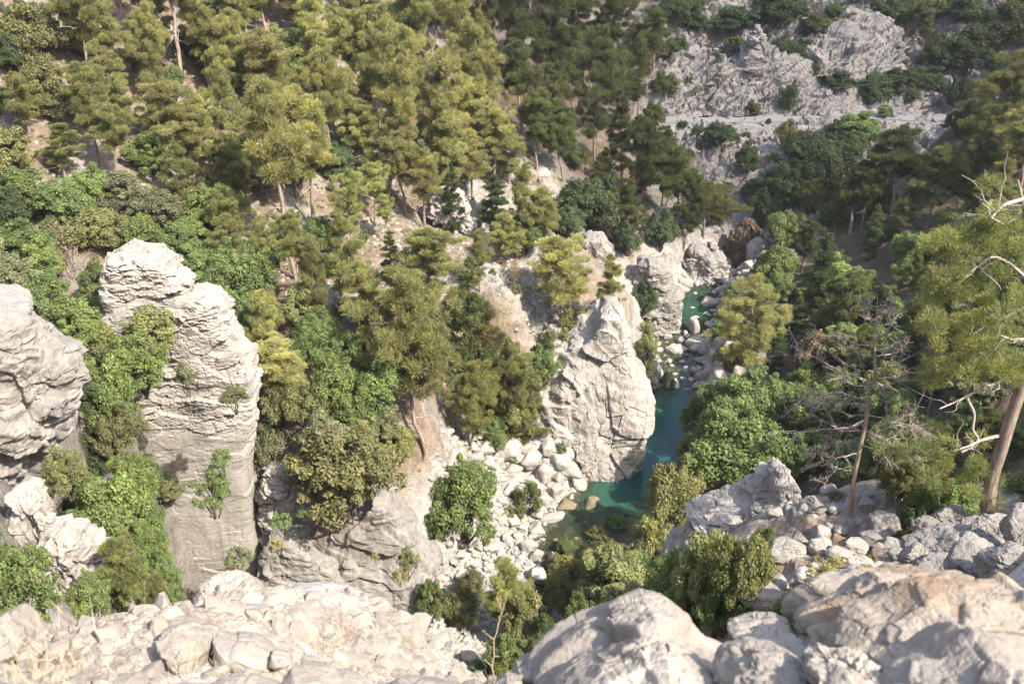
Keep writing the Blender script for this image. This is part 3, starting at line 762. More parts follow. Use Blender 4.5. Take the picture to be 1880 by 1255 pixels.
def build_bush(seed, W=4.0, H=3.6, lobes=34, per=230, size=.17, trunk=True, flat=.85, low=.12, gap=.0, shellr=.78):
    rng = np.random.default_rng(seed)
    n = lobes
    u = rng.normal(size=(n * 3, 3)); u /= np.linalg.norm(u, axis=1, keepdims=True)
    u = u[u[:, 2] > -.55][:n]
    fr = rng.uniform(.35, 1, len(u)) ** .5
    C = u * fr[:, None] * np.array([W / 2 * shellr, W / 2 * shellr, H / 2 * .8]); C[:, 2] += H * (.5 + low * .5)
    lob = 1 + .62 * vnoise(u * 1.9 + seed, seed)[:, None]; C[:, :2] *= lob; C[:, 2] = H * .5 + (C[:, 2] - H * .5) * (1 + .65 * vnoise(u * 2.1 + seed + 9, seed + 4))
    Rr = W * rng.uniform(.045, .18, len(C)) * (1.1 - .35 * fr)
    V, Fc, lf = leaves(rng, C, Rr, per, size, flat)
    T = Tubes()
    for i in range(5 if trunk else 0):
        a = rng.uniform(0, 6.28); j = rng.integers(0, len(C))
        T.add(wiggle((math.cos(a) * .1, math.sin(a) * .1, -.5), C[j] * [.8, .8, .9], 6, .25, rng), H * .022, .02, 5)
    for j in range(0, len(C), 2):
        T.add(wiggle(C[j] * [.3, .3, .5], C[j], 4, .1, rng), .03, .01, 3)
    return T, (V, Fc, lf)

PROTO = {}
def leafmesh(name, data, mat):
    V, Fc, lf = data; return mesh_from(name, V, Fc, False, [mat], attrs={'leaf': lf})
def two_tone(name, B, D):
    n1 = sum(len(f) for f in B.F); V = np.concatenate(B.V + D.V); Fc = np.concatenate(B.F + [f + B.n for f in D.F])
    me = mesh_from(name, V, Fc, True, [M['bark'], M['deadwood']])
    mi = np.zeros(len(Fc), np.int32); mi[n1:] = 1; me.polygons.foreach_set('material_index', mi); return me
PW = [4.8, 5.6, 4.4, 6.2, 5.0, 4.2, 5.4]
def make_protos():
    for i in range(7):
        H = 12.0; T, B, cr, D = build_pine(200 + i, H, PW[i], [.36, .26, .48, .40, .20, .55, .32][i], per=185, L=.33, wd=.034, clump=.36, dens=5.0, dead=9, bend=[.4, .6, .3, .9, .5, .5, .7][i], top=['open', 'open', 'open', 'open', 'cone', 'open', 'cone'][i])
        PROTO['pine', i] = dict(H=H, W=PW[i] + .9, parts=[('trunk', T.mesh('pine_trunk', M['bark'])), ('branches', two_tone('pine_branches', B, D)), ('crown', leafmesh('pine_crown', cr, M['needle']))])
    for i in range(4):   # dense conical dark trees
        H = 10.0; T, B, cr, D = build_pine(300 + i, H, 3.6, .06, per=130, L=.22, wd=.05, top='cone', clump=.34, bend=.2, dens=6.5)
        PROTO['juniper', i] = dict(H=H, W=4.0, parts=[('trunk', T.mesh('juniper_trunk', M['darkbark'])), ('branches', B.mesh('juniper_branches', M['darkbark'])), ('crown', leafmesh('juniper_crown', cr, M['needle']))])
    for i in range(6):
        W, H = [(4.6, 4.6), (5, 4), (4, 5), (5, 5), (4.4, 3.8), (4.2, 5.2)][i]
        T, cr = build_bush(400 + i, W, H, 105, 210, .125, low=-.05)
        PROTO['oak', i] = dict(H=H, W=W, parts=[('trunk', T.mesh('oak_trunk', M['darkbark'])), ('crown', leafmesh('oak_crown', cr, M['leaf']))])
    for i in range(4):
        W, H = [(2.4, 1.9), (2.8, 1.8), (2.2, 2.0), (2.6, 1.6)][i]
        T, cr = build_bush(500 + i, W, H, 44, 150, .075, low=.0)
        PROTO['shrub', i] = dict(H=H, W=W, parts=[('stem', T.mesh('shrub_stem', M['darkbark'])), ('foliage', leafmesh('shrub_foliage', cr, M['leaf']))])
    for i in range(2):   # thin dry grey shrubs: mostly twigs
        rng = np.random.default_rng(600 + i); T = Tubes()
        for j in range(46):
            a = rng.uniform(0, 6.28); e = rng.uniform(.2, 1.3); ln = rng.uniform(.6, 1.2)
            br = wiggle((0, 0, -.1), (math.cos(a) * math.cos(e) * ln, math.sin(a) * math.cos(e) * ln, math.sin(e) * ln * .9), 5, .12, rng); T.add(br, .018, .005, 3)
            for q in range(4):
                p = br[rng.integers(1, 5)]; T.add(np.array([p, p + rng.normal(0, .14, 3) + [0, 0, .08]]), .008, .004, 3)
        V, Fc, lf = leaves(rng, rng.normal(0, .33, (30, 3)) + [0, 0, .6], np.full(30, .22), 26, .06)
        PROTO['dry', i] = dict(H=1.2, W=2.0, parts=[('stem', T.mesh('twig_stem', M['deadwood'])), ('foliage', leafmesh('twig_foliage', (V, Fc, lf), M['leaf']))])
NVAR = dict(pine=7, juniper=4, oak=6, shrub=4, dry=2)
CATN = dict(pine=('pine_tree', 'pine tree'), juniper=('juniper_tree', 'juniper'), oak=('oak_tree', 'broadleaf tree'), shrub=('shrub', 'shrub'), dry=('dry_shrub', 'dry shrub'))
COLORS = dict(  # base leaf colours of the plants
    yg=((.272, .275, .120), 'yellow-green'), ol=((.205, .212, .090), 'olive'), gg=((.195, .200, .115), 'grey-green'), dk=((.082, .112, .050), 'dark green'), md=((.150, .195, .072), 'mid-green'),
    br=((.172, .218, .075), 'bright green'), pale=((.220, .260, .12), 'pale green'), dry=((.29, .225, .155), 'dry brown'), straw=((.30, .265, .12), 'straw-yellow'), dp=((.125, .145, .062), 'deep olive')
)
_cnt = 0
def plant(kind, base, h, w=None, col='ol', var=None, lean=(0, 0), group=None, name=None, label=None, sink=.15, jit=.045, zat=None):
    global _cnt; _cnt += 1
    rr = random.Random(_cnt * 31 + 5)
    var = rr.randrange(NVAR[kind]) if var is None else var
    pr = PROTO[kind, var]
    nm, cat = CATN[kind]
    root = empty(name or nm, (base[0], base[1], base[2] - sink), 0)
    sz = h / pr['H']; sx = sz if w is None else w / pr['W']
    if w is not None: sx = min(max(sx, sz * .5), sz * 1.9)
    root.scale = (sx, sx, sz)
    root.rotation_euler = (lean[1], lean[0], rr.uniform(0, 6.28) if lean == (0, 0) else rr.uniform(-.4, .4))
    c0, cw = COLORS[col]
    b = 1 + rr.uniform(-.16, .16); j = [b * (1 + rr.uniform(-jit, jit) * .7) for _ in range(3)]
    for pn, me in pr['parts']:
        o = link(pn, me, root)
        o.color = (c0[0] * j[0], c0[1] * j[1], c0[2] * j[2], 1)
    root['category'] = cat
    if group: root['group'] = group
    if label: root['label'] = label
    else: reg(root, kind, (base[0], base[1], base[2] + h * .6), cw, group, h)
    return root
# ------------------------------------------------------------------ build: ground, water, road
make_protos()
GROUND, ZAT = build_terrain(M['ground'])

def build_water():
    n = len(RC); m = 41
    tg = np.gradient(RC[:, :2], axis=0); tg /= np.linalg.norm(tg, axis=1, keepdims=True); nr = np.stack([-tg[:, 1], tg[:, 0]], 1)
    u = np.linspace(-1.45, 1.45, m)
    P = np.empty((n, m, 3)); hw = RC[:, 3]
    P[..., :2] = RC[:, None, :2] + nr[:, None, :] * (hw[:, None] * u[None])[..., None]; P[..., 2] = RC[:, 2][:, None] + 0 * u
    flat = P.reshape(-1, 3)
    dep = np.maximum(flat[:, 2] - ground(flat[:, :2]), 0) + .05
    dep = dep * (1 + .35 * fbm(flat / 2.5, 3, 5))
    o = link('river_water', mesh_from('river_water', flat, grid_faces(m, n)[:, ::-1], True, [M['water']], attrs={'depth': dep})); tag(o, kind='structure')
build_water()

def build_road():
    pts = np.array([[x, y, z] for (x, y), z in zip(ROADXY, ROADZ)]); s = np.linspace(0, len(pts) - 1, 90)
    P = np.stack([np.interp(s, np.arange(len(pts)), pts[:, k]) for k in range(3)], 1)
    tg = np.gradient(P[:, :2], axis=0); tg /= np.linalg.norm(tg, axis=1, keepdims=True); nr = np.stack([-tg[:, 1], tg[:, 0]], 1)
    u = np.linspace(-1, 1, 9); W = 2.3
    V = np.empty((90, 9, 3)); V[..., :2] = P[:, None, :2] + nr[:, None, :] * (W * u)[None, :, None]; V[..., 2] = P[:, 2][:, None] + .05 - .04 * u[None] ** 2
    o = link('road', mesh_from('road', V.reshape(-1, 3), grid_faces(9, 90), True, [M['road']])); tag(o, kind='structure')
build_road()

# ------------------------------------------------------------------ standing rocks
tower('rock_fin', [(463, 211, 290), (473, 208, 300), (476, 206, 324), (494, 203, 321), (496, 203, 342), (534, 201, 348), (537, 203, 391), (556, 205, 414), (600, 214, 422), (625, 224, 444), (645, 232, 462), (690, 249, 476), (720, 260, 474), (770, 275, 466), (838, 292, 460), (900, 312, 468), (940, 318, 472), (1000, 312, 482), (1100, 332, 494), (1170, 334, 498), (1260, 339, 502)],
      61.0, M['pale'], 4.4, 'tall pale grey rock fin with layered stepped top beside the green gully', 'rock fin', npow=7, dome=.3, res=.085, seed=11,
      disp=dict(cell=(1.5, 1.5, .60), amp=.26, crack=.24, big=.14, bigs=4.5, w=.07, rot=np.array(Matrix.Rotation(-.12, 3, 'Y'))),
      mask=lambda p: .16 + .84 * np.maximum(sstep(19, 22, p[:, 2]), sstep(-20, -19, p[:, 0]) * sstep(13, 16, p[:, 2])),
      shape=lambda p: .9 * sstep(15, 22, p[:, 2]) * (.5 + .5 * np.sin(p[:, 0] * 1.1)) * .35 - .35 * (1 - sstep(.0, .28, np.abs(p[:, 0] + 17.3 + .05 * (p[:, 2] - 10)))) * sstep(20, 12, p[:, 2]))
tower('cliff_rock', [(548, -120, 66), (575, -140, 76), (600, -150, 88), (630, -160, 113), (657, -160, 128), (690, -160, 130), (735, -160, 122), (790, -150, 101), (838, -140, 84), (870, -130, 62), (914, -130, 40), (1000, -130, 44), (1060, -130, 60), (1150, -120, 70)],
      38.5, M['grey'], 7.0, 'bulging grey rock cliff cut by the left edge of view', 'rock', npow=2.5, res=.09, seed=23,
      disp=dict(cell=(2.2, 2.2, 1.5), amp=.46, crack=.30, big=.5, bigs=3.6, w=.06, rot=np.array(Matrix.Rotation(.7, 3, 'Y'))))
tower('cliff_rock', [(892, 30, 82), (930, 16, 96), (970, 0, 100), (1040, -20, 96), (1110, -20, 90)], 35.5, M['pale'], 2.6, 'upright pale rock slab tucked under the bulging left cliff', 'rock', res=.08, seed=29, disp=dict(cell=(1.2, 1.2, 1.8), amp=.3, big=.35))
tower('cliff_rock', [(968, 96, 150), (990, 84, 180), (1020, 82, 194), (1060, 88, 196), (1120, 90, 190)], 33.0, M['pale'], 3.0, 'broken pale rock shoulder below the left cliff, above the corner bush', 'rock', res=.08, seed=31, disp=dict(cell=(1.0, 1.0, .8), amp=.35, big=.4))
tower('low_cliff', [(976, 490, 548), (1000, 486, 590), (1030, 482, 622), (1080, 486, 640), (1140, 488, 655), (1230, 490, 670)], 58.5, M['grey'], 4.0, 'low grey cliff with curved cracks right beside the rock fin', 'cliff', npow=3.2, res=.10, seed=37, disp=dict(cell=(2.6, 2.6, 1.5), amp=.34, crack=.12, big=.45))
tower('low_cliff', [(912, 680, 725), (935, 640, 738), (960, 596, 760), (985, 586, 778), (1020, 590, 806), (1050, 596, 800), (1090, 600, 790), (1116, 606, 783), (1170, 610, 780), (1240, 610, 780)], 60.0, M['grey'], 5.0, 'smooth grey cliff face above the white gravel bed, bushes on top', 'cliff', npow=3.0, res=.10, seed=41, disp=dict(cell=(3.4, 3.0, 2.2), amp=.34, crack=.10, big=.45, bigs=5), lean=-1.0)
tower('pool_cliff', [(572, 1100, 1148), (585, 1092, 1152), (605, 1082, 1158), (630, 1056, 1162), (660, 1032, 1166), (682, 1012, 1174), (708, 992, 1184), (735, 990, 1189), (757, 1000, 1188), (785, 1012, 1177), (820, 1034, 1174), (850, 1044, 1170), (876, 1062, 1158), (900, 1066, 1150), (925, 1068, 1148)],
      82.5, M['pale'], 9.5, 'blocky pale cliff tower rising straight out of the turquoise pool', 'cliff', npow=3.6, res=.085, seed=187, lean=-2.5, dome=.4,
      disp=dict(cell=(3.0, 3.0, 3.8), amp=.60, crack=.22, big=.5, tilt=1.3, wp=.2, bigs=4.5, w=.035, rot=np.array(Matrix.Rotation(.3, 3, 'Y'))))
tower('pool_cliff', [(636, 1004, 1052), (660, 990, 1066), (700, 984, 1070), (745, 984, 1070), (780, 996, 1070), (830, 1024, 1076), (880, 1040, 1080)], 84.5, M['pale'], 6.5, 'lower grey shoulder block joined to the left side of the pool cliff', 'cliff', npow=3.6, res=.1, seed=191, dome=.4, lean=-2.0, disp=dict(cell=(2.6, 2.6, 3.0), amp=.55, crack=.2, big=.5))
tower('river_cliff', [(472, 1170, 1212), (490, 1158, 1228), (510, 1152, 1240), (530, 1150, 1246), (560, 1158, 1247), (580, 1170, 1246), (600, 1180, 1246)], 112.5, M['grey'], 5.0, 'smooth grey rock wall left of the small upstream pool', 'cliff', res=.13, seed=59, disp=dict(cell=(2.6, 2.6, 1.6), amp=.5, crack=.08, big=.6))
tower('river_cliff', [(612, 1160, 1180), (640, 1166, 1192), (670, 1170, 1206), (700, 1180, 1212)], 101.0, M['grey'], 4.0, 'sloping grey rock flank behind the pool cliff, beside the stepping boulders', 'cliff', res=.16, seed=61, disp=dict(cell=(2, 2, 2), amp=.25, big=.4))
tower('outcrop_rock', [(432, 1066, 1112), (445, 1060, 1120), (470, 1062, 1120), (500, 1066, 1118), (530, 1066, 1116)], 107.0, M['grey'], 4.5, 'squared grey outcrop block on the ridge above the pool cliff', 'rock', npow=4, res=.16, seed=67, disp=dict(cell=(1.6, 1.6, 1.8), amp=.35))
tower('outcrop_rock', [(494, 920, 955), (520, 905, 985), (545, 905, 985), (570, 915, 975), (600, 925, 965)], 95.0, M['pale'], 4.0, 'rounded pale outcrop of stacked blocks midway up the sunny slope', 'rock', npow=3, res=.15, seed=71, disp=dict(cell=(1.3, 1.3, 1.1), amp=.55, crack=.4))
tower('outcrop_rock', [(350, 795, 845), (385, 800, 868), (420, 820, 880), (450, 830, 890)], 104.0, M['pale'], 4.0, 'slanting pale rib of rock among pines on the sunny slope', 'rock', npow=2.6, res=.16, seed=73, disp=dict(cell=(1.6, 1.6, 1.3), amp=.6, big=.9))
tower('outcrop_rock', [(452, 870, 900), (470, 850, 915), (500, 860, 925)], 100.0, M['pale'], 3.0, 'small pale ledge rock below the slanting rib on the slope', 'rock', res=.16, seed=79, disp=dict(cell=(1.3, 1.3, 1.0), amp=.5, big=.7))
tower('outcrop_rock', [(310, 985, 1010), (340, 978, 1030), (380, 975, 1040)], 121.0, M['pale'], 4.0, 'pale rock ledge at the edge of sun, below the shaded pines', 'rock', res=.18, seed=83, disp=dict(cell=(1.6, 1.6, 1.2), amp=.5, big=.8))
tower('outcrop_rock', [(858, 498, 535), (890, 488, 560), (930, 486, 572), (980, 486, 580)], 61.5, M['pale'], 3.5, 'pale knobbly rock filling the gap between the rock fin and the big olive bush', 'rock', res=.1, seed=87, disp=dict(cell=(1.2, 1.2, .9), amp=.4, big=.6))
# waterfall and the rocks round it
tower('waterfall_rock', [(405, 1362, 1384), (425, 1345, 1394), (450, 1336, 1392), (468, 1332, 1380), (490, 1335, 1385)], 131.5, M['wet'], 4.5, 'dark brown wet rock chute streaked by the waterfall', 'rock', npow=2.4, res=.13, seed=89, disp=dict(cell=(.9, .9, 3.6), amp=.4, crack=.5, big=.5))
tower('waterfall_rock', [(438, 1385, 1402), (450, 1376, 1404), (475, 1374, 1400), (500, 1380, 1402)], 129.0, M['pale'], 2.6, 'smooth pale slab just right of the wet waterfall chute', 'rock', res=.14, seed=97, disp=dict(cell=(2, 2, 3), amp=.2, big=.3))
tower('waterfall_rock', [(424, 1402, 1446), (440, 1398, 1456), (465, 1400, 1456), (490, 1404, 1450)], 131.0, M['far'], 4.5, 'rough grey block right of the waterfall, half under trees', 'rock', npow=3.4, res=.15, seed=101, disp=dict(cell=(1.6, 1.6, 1.0), amp=.45))
tower('waterfall_rock', [(452, 1262, 1300), (470, 1252, 1330), (490, 1250, 1338), (515, 1255, 1330)], 127.0, M['far'], 5.0, 'low grey ledge left of the waterfall above white boulders', 'rock', npow=2.5, res=.16, seed=103, disp=dict(cell=(1.8, 1.8, 1.2), amp=.5, big=.8))
tower('pinnacle_rock', [(48, 1386, 1394), (62, 1380, 1400), (85, 1368, 1408), (110, 1352, 1416), (150, 1340, 1426)], 172.0, M['far'], 4.0, 'thin rock pinnacle standing up from the shaded far slope', 'rock', npow=3, res=.2, seed=107, disp=dict(cell=(1.4, 1.4, .9), amp=.5, big=.5))
_dip = np.array(Matrix.Rotation(-math.radians(20), 3, 'Y'))
for rows, Yf, dp, ln, sd, lb in [
    ([(112, 1262, 1330), (135, 1225, 1352), (165, 1200, 1372), (206, 1190, 1386)], 164.5, 6, 8, 201, 'tilted grey rock face above the left end of the road'),
    ([(100, 1372, 1440), (120, 1356, 1470), (150, 1360, 1520), (180, 1370, 1530), (206, 1376, 1524)], 165.5, 6, 9, 203, 'broad bedded rock face above the road, below the pinnacle'),
    ([(42, 1600, 1650), (62, 1540, 1672), (90, 1500, 1680), (120, 1480, 1660), (140, 1470, 1630)], 172.0, 7, 9, 205, 'high slanting band of grey beds near the top right'),
    ([(150, 1700, 1768), (170, 1660, 1772), (190, 1640, 1770), (206, 1640, 1765)], 167.5, 4, 4, 207, 'slanting pale ledge of beds right above the notice board'),
    ([(176, 1540, 1600), (192, 1500, 1612), (208, 1490, 1615)], 166.5, 4, 3, 209, 'low pale beds beside the road left of the round pale tree'),
    ([(228, 1228, 1300), (250, 1216, 1330), (280, 1216, 1338), (305, 1240, 1330)], 158.0, 5, 6, 211, 'pale rubbly rock face dropping below the left end of the road'),
    ([(262, 1380, 1440), (290, 1350, 1440), (320, 1335, 1430), (350, 1330, 1410)], 151.0, 5, 6, 213, 'bedded rock rib running down between dark bushes below the road'),
    ([(340, 1340, 1400), (365, 1322, 1400), (392, 1318, 1396)], 145.0, 4, 4, 215, 'pale rock step just above the waterfall chute')]:
    tower('bedded_rock', rows, Yf, M['far'], dp, lb, 'rock face', npow=3.2, res=.17, seed=sd, lean=-ln, dome=.5, disp=dict(cell=(2.6, 2.6, .85), amp=.75, crack=.55, big=.9, bigs=6, rot=_dip, w=.08))

# ------------------------------------------------------------------ knoll rocks on the right (dead pine's knoll)
tower('knoll_rock', [(856, 1405, 1455), (875, 1394, 1464), (898, 1352, 1472), (920, 1305, 1474), (945, 1276, 1472), (970, 1250, 1466), (1000, 1230, 1456), (1045, 1228, 1446), (1090, 1230, 1440)], 31.0, M['pale'], 3.4, 'long cracked pale rock ramp falling left from the top of the knoll', 'rock', npow=2.4, res=.045, seed=113, disp=dict(cell=(.95, .95, .65), amp=.24, crack=.22, big=.3, bigs=2.0))
tower('knoll_rock', [(905, 1590, 1640), (925, 1560, 1648), (960, 1550, 1650), (1000, 1560, 1650)], 30.0, M['pale'], 1.6, 'pale knobbly rock just right of the dead pine foot', 'rock', npow=2.4, res=.05, seed=131, disp=dict(cell=(.6, .6, .5), amp=.2, crack=.18, big=.3, bigs=1.4))
KB = [(1665, 938, 34, 60, 'grey'), (1692, 940, 46, 62, 'grey'), (1622, 962, 74, 66, 'grey'), (1540, 1012, 46, 34, 'pale'), (1612, 980, 60, 40, 'grey'), (1505, 970, 44, 34, 'pale'), (1462, 985, 54, 50, 'grey'), (1440, 1015, 70, 46, 'pale'), (1500, 1000, 40, 46, 'pale'), (1545, 965, 26, 22, 'pale'), (1572, 1000, 44, 26, 'pale'),
      (1490, 935, 60, 40, 'grey'), (1530, 935, 30, 22, 'pale'), (1590, 925, 30, 26, 'pale'), (1650, 1010, 44, 30, 'grey'), (1480, 1050, 44, 36, 'pale'), (1400, 1090, 80, 60, 'pale'), (1385, 1050, 50, 40, 'grey'), (1430, 1060, 50, 40, 'grey'), (1355, 1120, 50, 40, 'grey'), (1700, 1000, 60, 30, 'grey'), (1640, 1050, 60, 44, 'grey'), (1580, 1030, 50, 36, 'pale')]
for i, (px, py, w, h, m) in enumerate(KB):
    place_boulder(px, py + h * .2, w, h, m, 5 + i % 6, ZAT, name='knoll_boulder', sub=5, group='rocks scattered round the dead pine', words='angular %s rock' % ('grey' if m == 'grey' else 'pale'), embed=.35)
_kr = random.Random(44); _kn = 0
while _kn < 46:
    px, py = _kr.uniform(1390, 1690), _kr.uniform(905, 1090)
    if py < 930 and px < 1480 or abs(px - 1560) < 16 and py < 960: continue
    w = _kr.choice([14, 18, 22, 26, 34, 44]); _kn += 1
    place_boulder(px, py, w, w * _kr.uniform(.6, .9), _kr.choice(['pale', 'pale', 'grey']), 20 + _kn % 6, ZAT, name='knoll_boulder', sub=4, group='rocks scattered round the dead pine', words=('angular pale rock' if w > 30 else 'small broken rock'), embed=.45)
# right rocky ridge
RR_ = [(1800, 938, 120, 70, 0), (1855, 935, 90, 66, 1), (1745, 965, 90, 60, 2), (1730, 1005, 110, 90, 3), (1815, 985, 110, 70, 4), (1875, 980, 80, 80, 5), (1790, 1030, 110, 70, 1), (1850, 1040, 110, 66, 2), (1715, 1050, 90, 50, 0), (1890, 1060, 80, 50, 3), (1770, 1068, 80, 40, 4), (1700, 975, 50, 40, 5), (1835, 905, 60, 40, 3), (1680, 1025, 60, 46, 2), (1800, 900, 60, 50, 1)]
for i, (px, py, w, h, v) in enumerate(RR_):
    p = hit(px, min(py + 20, 1060), 16); f = proj(p)[2]
    o = link('ridge_boulder', boulder_mesh(M['grey'], 30 + v, 6, planes=11, rough=.05, crack=.16)); o.location = PT(px, py, f * 1.0 / (CP * ray(px, py)[1] - SP * ray(px, py)[2]))
    o.scale = (w / F * f * .56, w / F * f * .5, h / F * f * .62); o.rotation_euler = (random.uniform(-.2, .2), random.uniform(-.3, .3), random.uniform(-.6, .6))
    tag(o, None, 'boulder'); reg(o, 'boulder', o.location, 'big cracked grey boulder', 'boulders on the right-hand ridge', w)

# ------------------------------------------------------------------ river and bank boulders
BOULD = [(975, 852, 46, 30), (1000, 878, 36, 36), (1030, 855, 40, 36), (1048, 872, 44, 34), (1062, 894, 30, 26), (1018, 905, 40, 30), (1000, 925, 30, 22), (985, 945, 28, 24), (1010, 956, 50, 20), (935, 905, 34, 22), (940, 870, 40, 24), (905, 880, 26, 20), (960, 830, 34, 24), (930, 840, 30, 22), (1005, 830, 34, 28), (985, 975, 34, 22), (940, 960, 26, 22), (958, 972, 20, 16), (970, 1008, 32, 24), (985, 1024, 28, 22), (905, 1005, 34, 20), (875, 1005, 28, 22), (950, 985, 18, 14), (925, 985, 18, 14), (915, 945, 20, 16), (895, 965, 22, 14), (985, 1065, 30, 40), (1015, 1030, 22, 24), (920, 925, 28, 18), (970, 890, 30, 24), (958, 925, 22, 20), (905, 1120, 24, 22), (830, 1195, 30, 24), (880, 1150, 20, 16), (860, 1215, 34, 26), (800, 1220, 24, 18), (895, 1185, 20, 16), (845, 850, 26, 18), (875, 840, 30, 22), (900, 855, 30, 22), (880, 905, 26, 18), (1025, 885, 30, 24), (990, 905, 26, 22), (1040, 840, 30, 24),
 (820, 1000, 24, 18), (845, 1020, 20, 16), (835, 975, 22, 16), (870, 1035, 22, 18), (900, 1040, 20, 16), (930, 1030, 24, 18), (945, 1050, 20, 16), (920, 1065, 18, 14), (860, 1065, 16, 12), (880, 1090, 18, 14), (840, 1110, 20, 16), (870, 1125, 16, 14), (835, 1150, 22, 16), (855, 1175, 18, 14), (815, 1175, 22, 16),
 # upstream, in and beside the shallow reach
 (1225, 621, 26, 16), (1244, 647, 34, 17), (1272, 610, 20, 40), (1275, 636, 38, 24), (1288, 545, 14, 12), (1274, 548, 14, 16), (1268, 580, 22, 10), (1276, 590, 16, 12), (1289, 588, 13, 13), (1303, 612, 16, 14), (1300, 640, 30, 26), (1312, 660, 28, 30), (1325, 655, 26, 18), (1340, 664, 30, 20), (1290, 665, 22, 14), (1278, 685, 22, 18), (1300, 690, 26, 20), (1320, 690, 26, 22), (1228, 667, 12, 9), (1252, 667, 13, 9), (1200, 690, 34, 24), (1186, 688, 20, 16), (1235, 715, 34, 26), (1215, 716, 20, 20), (1262, 722, 20, 16), (1278, 712, 18, 14), (1255, 700, 16, 10), (1270, 700, 16, 10), (1208, 585, 20, 16), (1224, 590, 18, 16), (1236, 581, 18, 12), (1195, 580, 16, 14), (1252, 587, 16, 8), (1210, 646, 18, 12), (1208, 665, 14, 10), (1243, 598, 14, 10), (1258, 615, 12, 12), (1250, 629, 14, 14), (1300, 600, 18, 14), (1316, 630, 22, 20), (1285, 623, 14, 12), (1335, 640, 22, 18), (1310, 575, 16, 12), (1316, 556, 16, 12), (1262, 520, 20, 12), (1250, 530, 20, 10), (1280, 525, 20, 12), (1300, 522, 18, 12), (1275, 512, 16, 10), (1295, 510, 14, 10), (1320, 535, 16, 12), (1330, 520, 14, 10), (1340, 508, 14, 9), (1330, 545, 16, 10), (1352, 478, 12, 9), (1370, 470, 12, 10), (1335, 480, 14, 10), (1385, 505, 22, 20), (1400, 500, 18, 12), (1345, 530, 18, 14), (1360, 515, 14, 10), (1320, 492, 12, 9), (1378, 488, 12, 9), (1254, 545, 12, 8), (1310, 708, 18, 14), (1290, 708, 16, 12), (1190, 668, 14, 12), (1238, 690, 12, 8), (1222, 695, 12, 8)]
for i, (px, py, w, h) in enumerate(BOULD):
    small = w < 22
    where = 'upstream' if px > 1150 else 'bank'
    place_boulder(px, py, w * 1.12, h * 1.15, 'white', i % 9 if i % 3 else 20 + i % 6, ZAT, name='river_boulder', sub=4, group='boulders along the upstream reach' if where == 'upstream' else 'boulders on the white bank by the pool', words=('small ' if small else 'large ' if w > 36 else '') + 'white boulder', embed=.3)
for i, (px, py, w, h) in enumerate([(1040, 928, 40, 28), (1084, 925, 40, 34), (1046, 948, 24, 20), (1075, 957, 30, 18), (1040, 972, 26, 14), (1060, 990, 24, 14), (1020, 990, 20, 12), (1098, 968, 22, 16), (1068, 970, 20, 12), (1030, 1010, 16, 10)]):
    p = PZ(px, py, -.12); f = proj(p)[2]
    o = link('sunken_boulder', boulder_mesh(M['sunk'], i % 5, 4)); o.location = (p[0], p[1], -.10 - h / F * f * (.12 if i < 2 else .34)); o.scale = (w / F * f / 2 * 1.1, w / F * f / 2 * .9, h / F * f * .5); o.rotation_euler = (0, 0, i)
    tag(o, None, 'boulder'); reg(o, 'boulder', p, 'brown sunken boulder' if i > 1 else 'big brown half-sunken boulder', 'boulders under the shallow water', w)

_rr = random.Random(91)
for _q in range(60):
    k = _rr.randrange(165, 318); c = RC[k]; tg = RC[min(k + 2, len(RC) - 1), :2] - RC[k - 2, :2]; tg = tg / np.linalg.norm(tg); nr = np.array([tg[1], -tg[0]])
    side = 1 if _rr.random() < .72 else -1
    q = c[:2] + nr * side * (c[3] * _rr.uniform(.75, 1.0) + _rr.uniform(0, 2.8)); z = ZAT(q[0], q[1]); u, v, f = proj((q[0], q[1], z))
    place_boulder(u, v, 12 + 30 * _rr.random() ** 2.2, None, _rr.choice(['white', 'white', 'pale']), _q % 9, ZAT, name='river_boulder', sub=4, group='boulders along the upstream reach', words='pale water-worn boulder', embed=.35)

for _q in range(44):
    px, py = _rr.uniform(800, 1010), _rr.uniform(790, 905)
    place_boulder(px, py, 14 + 34 * _rr.random() ** 2, None, _rr.choice(['white', 'pale']), 20 + _q % 6, ZAT, name='river_boulder', sub=4, group='boulders on the white bank by the pool', words='angular pale boulder', embed=.4)
for _q in range(30):
    k = _rr.randrange(180, 318); c = RC[k]; tg = RC[min(k + 2, len(RC) - 1), :2] - RC[k - 2, :2]; tg = tg / np.linalg.norm(tg); nr = np.array([tg[1], -tg[0]])
    q = c[:2] + nr * c[3] * _rr.uniform(-.9, .9); u, v, f = proj((q[0], q[1], c[2]))
    place_boulder(u, v, 12 + 22 * _rr.random() ** 2, None, 'white', _q % 9, None, name='river_boulder', sub=4, group='boulders along the upstream reach', words='pale water-worn boulder', zabs=c[2] - .12)
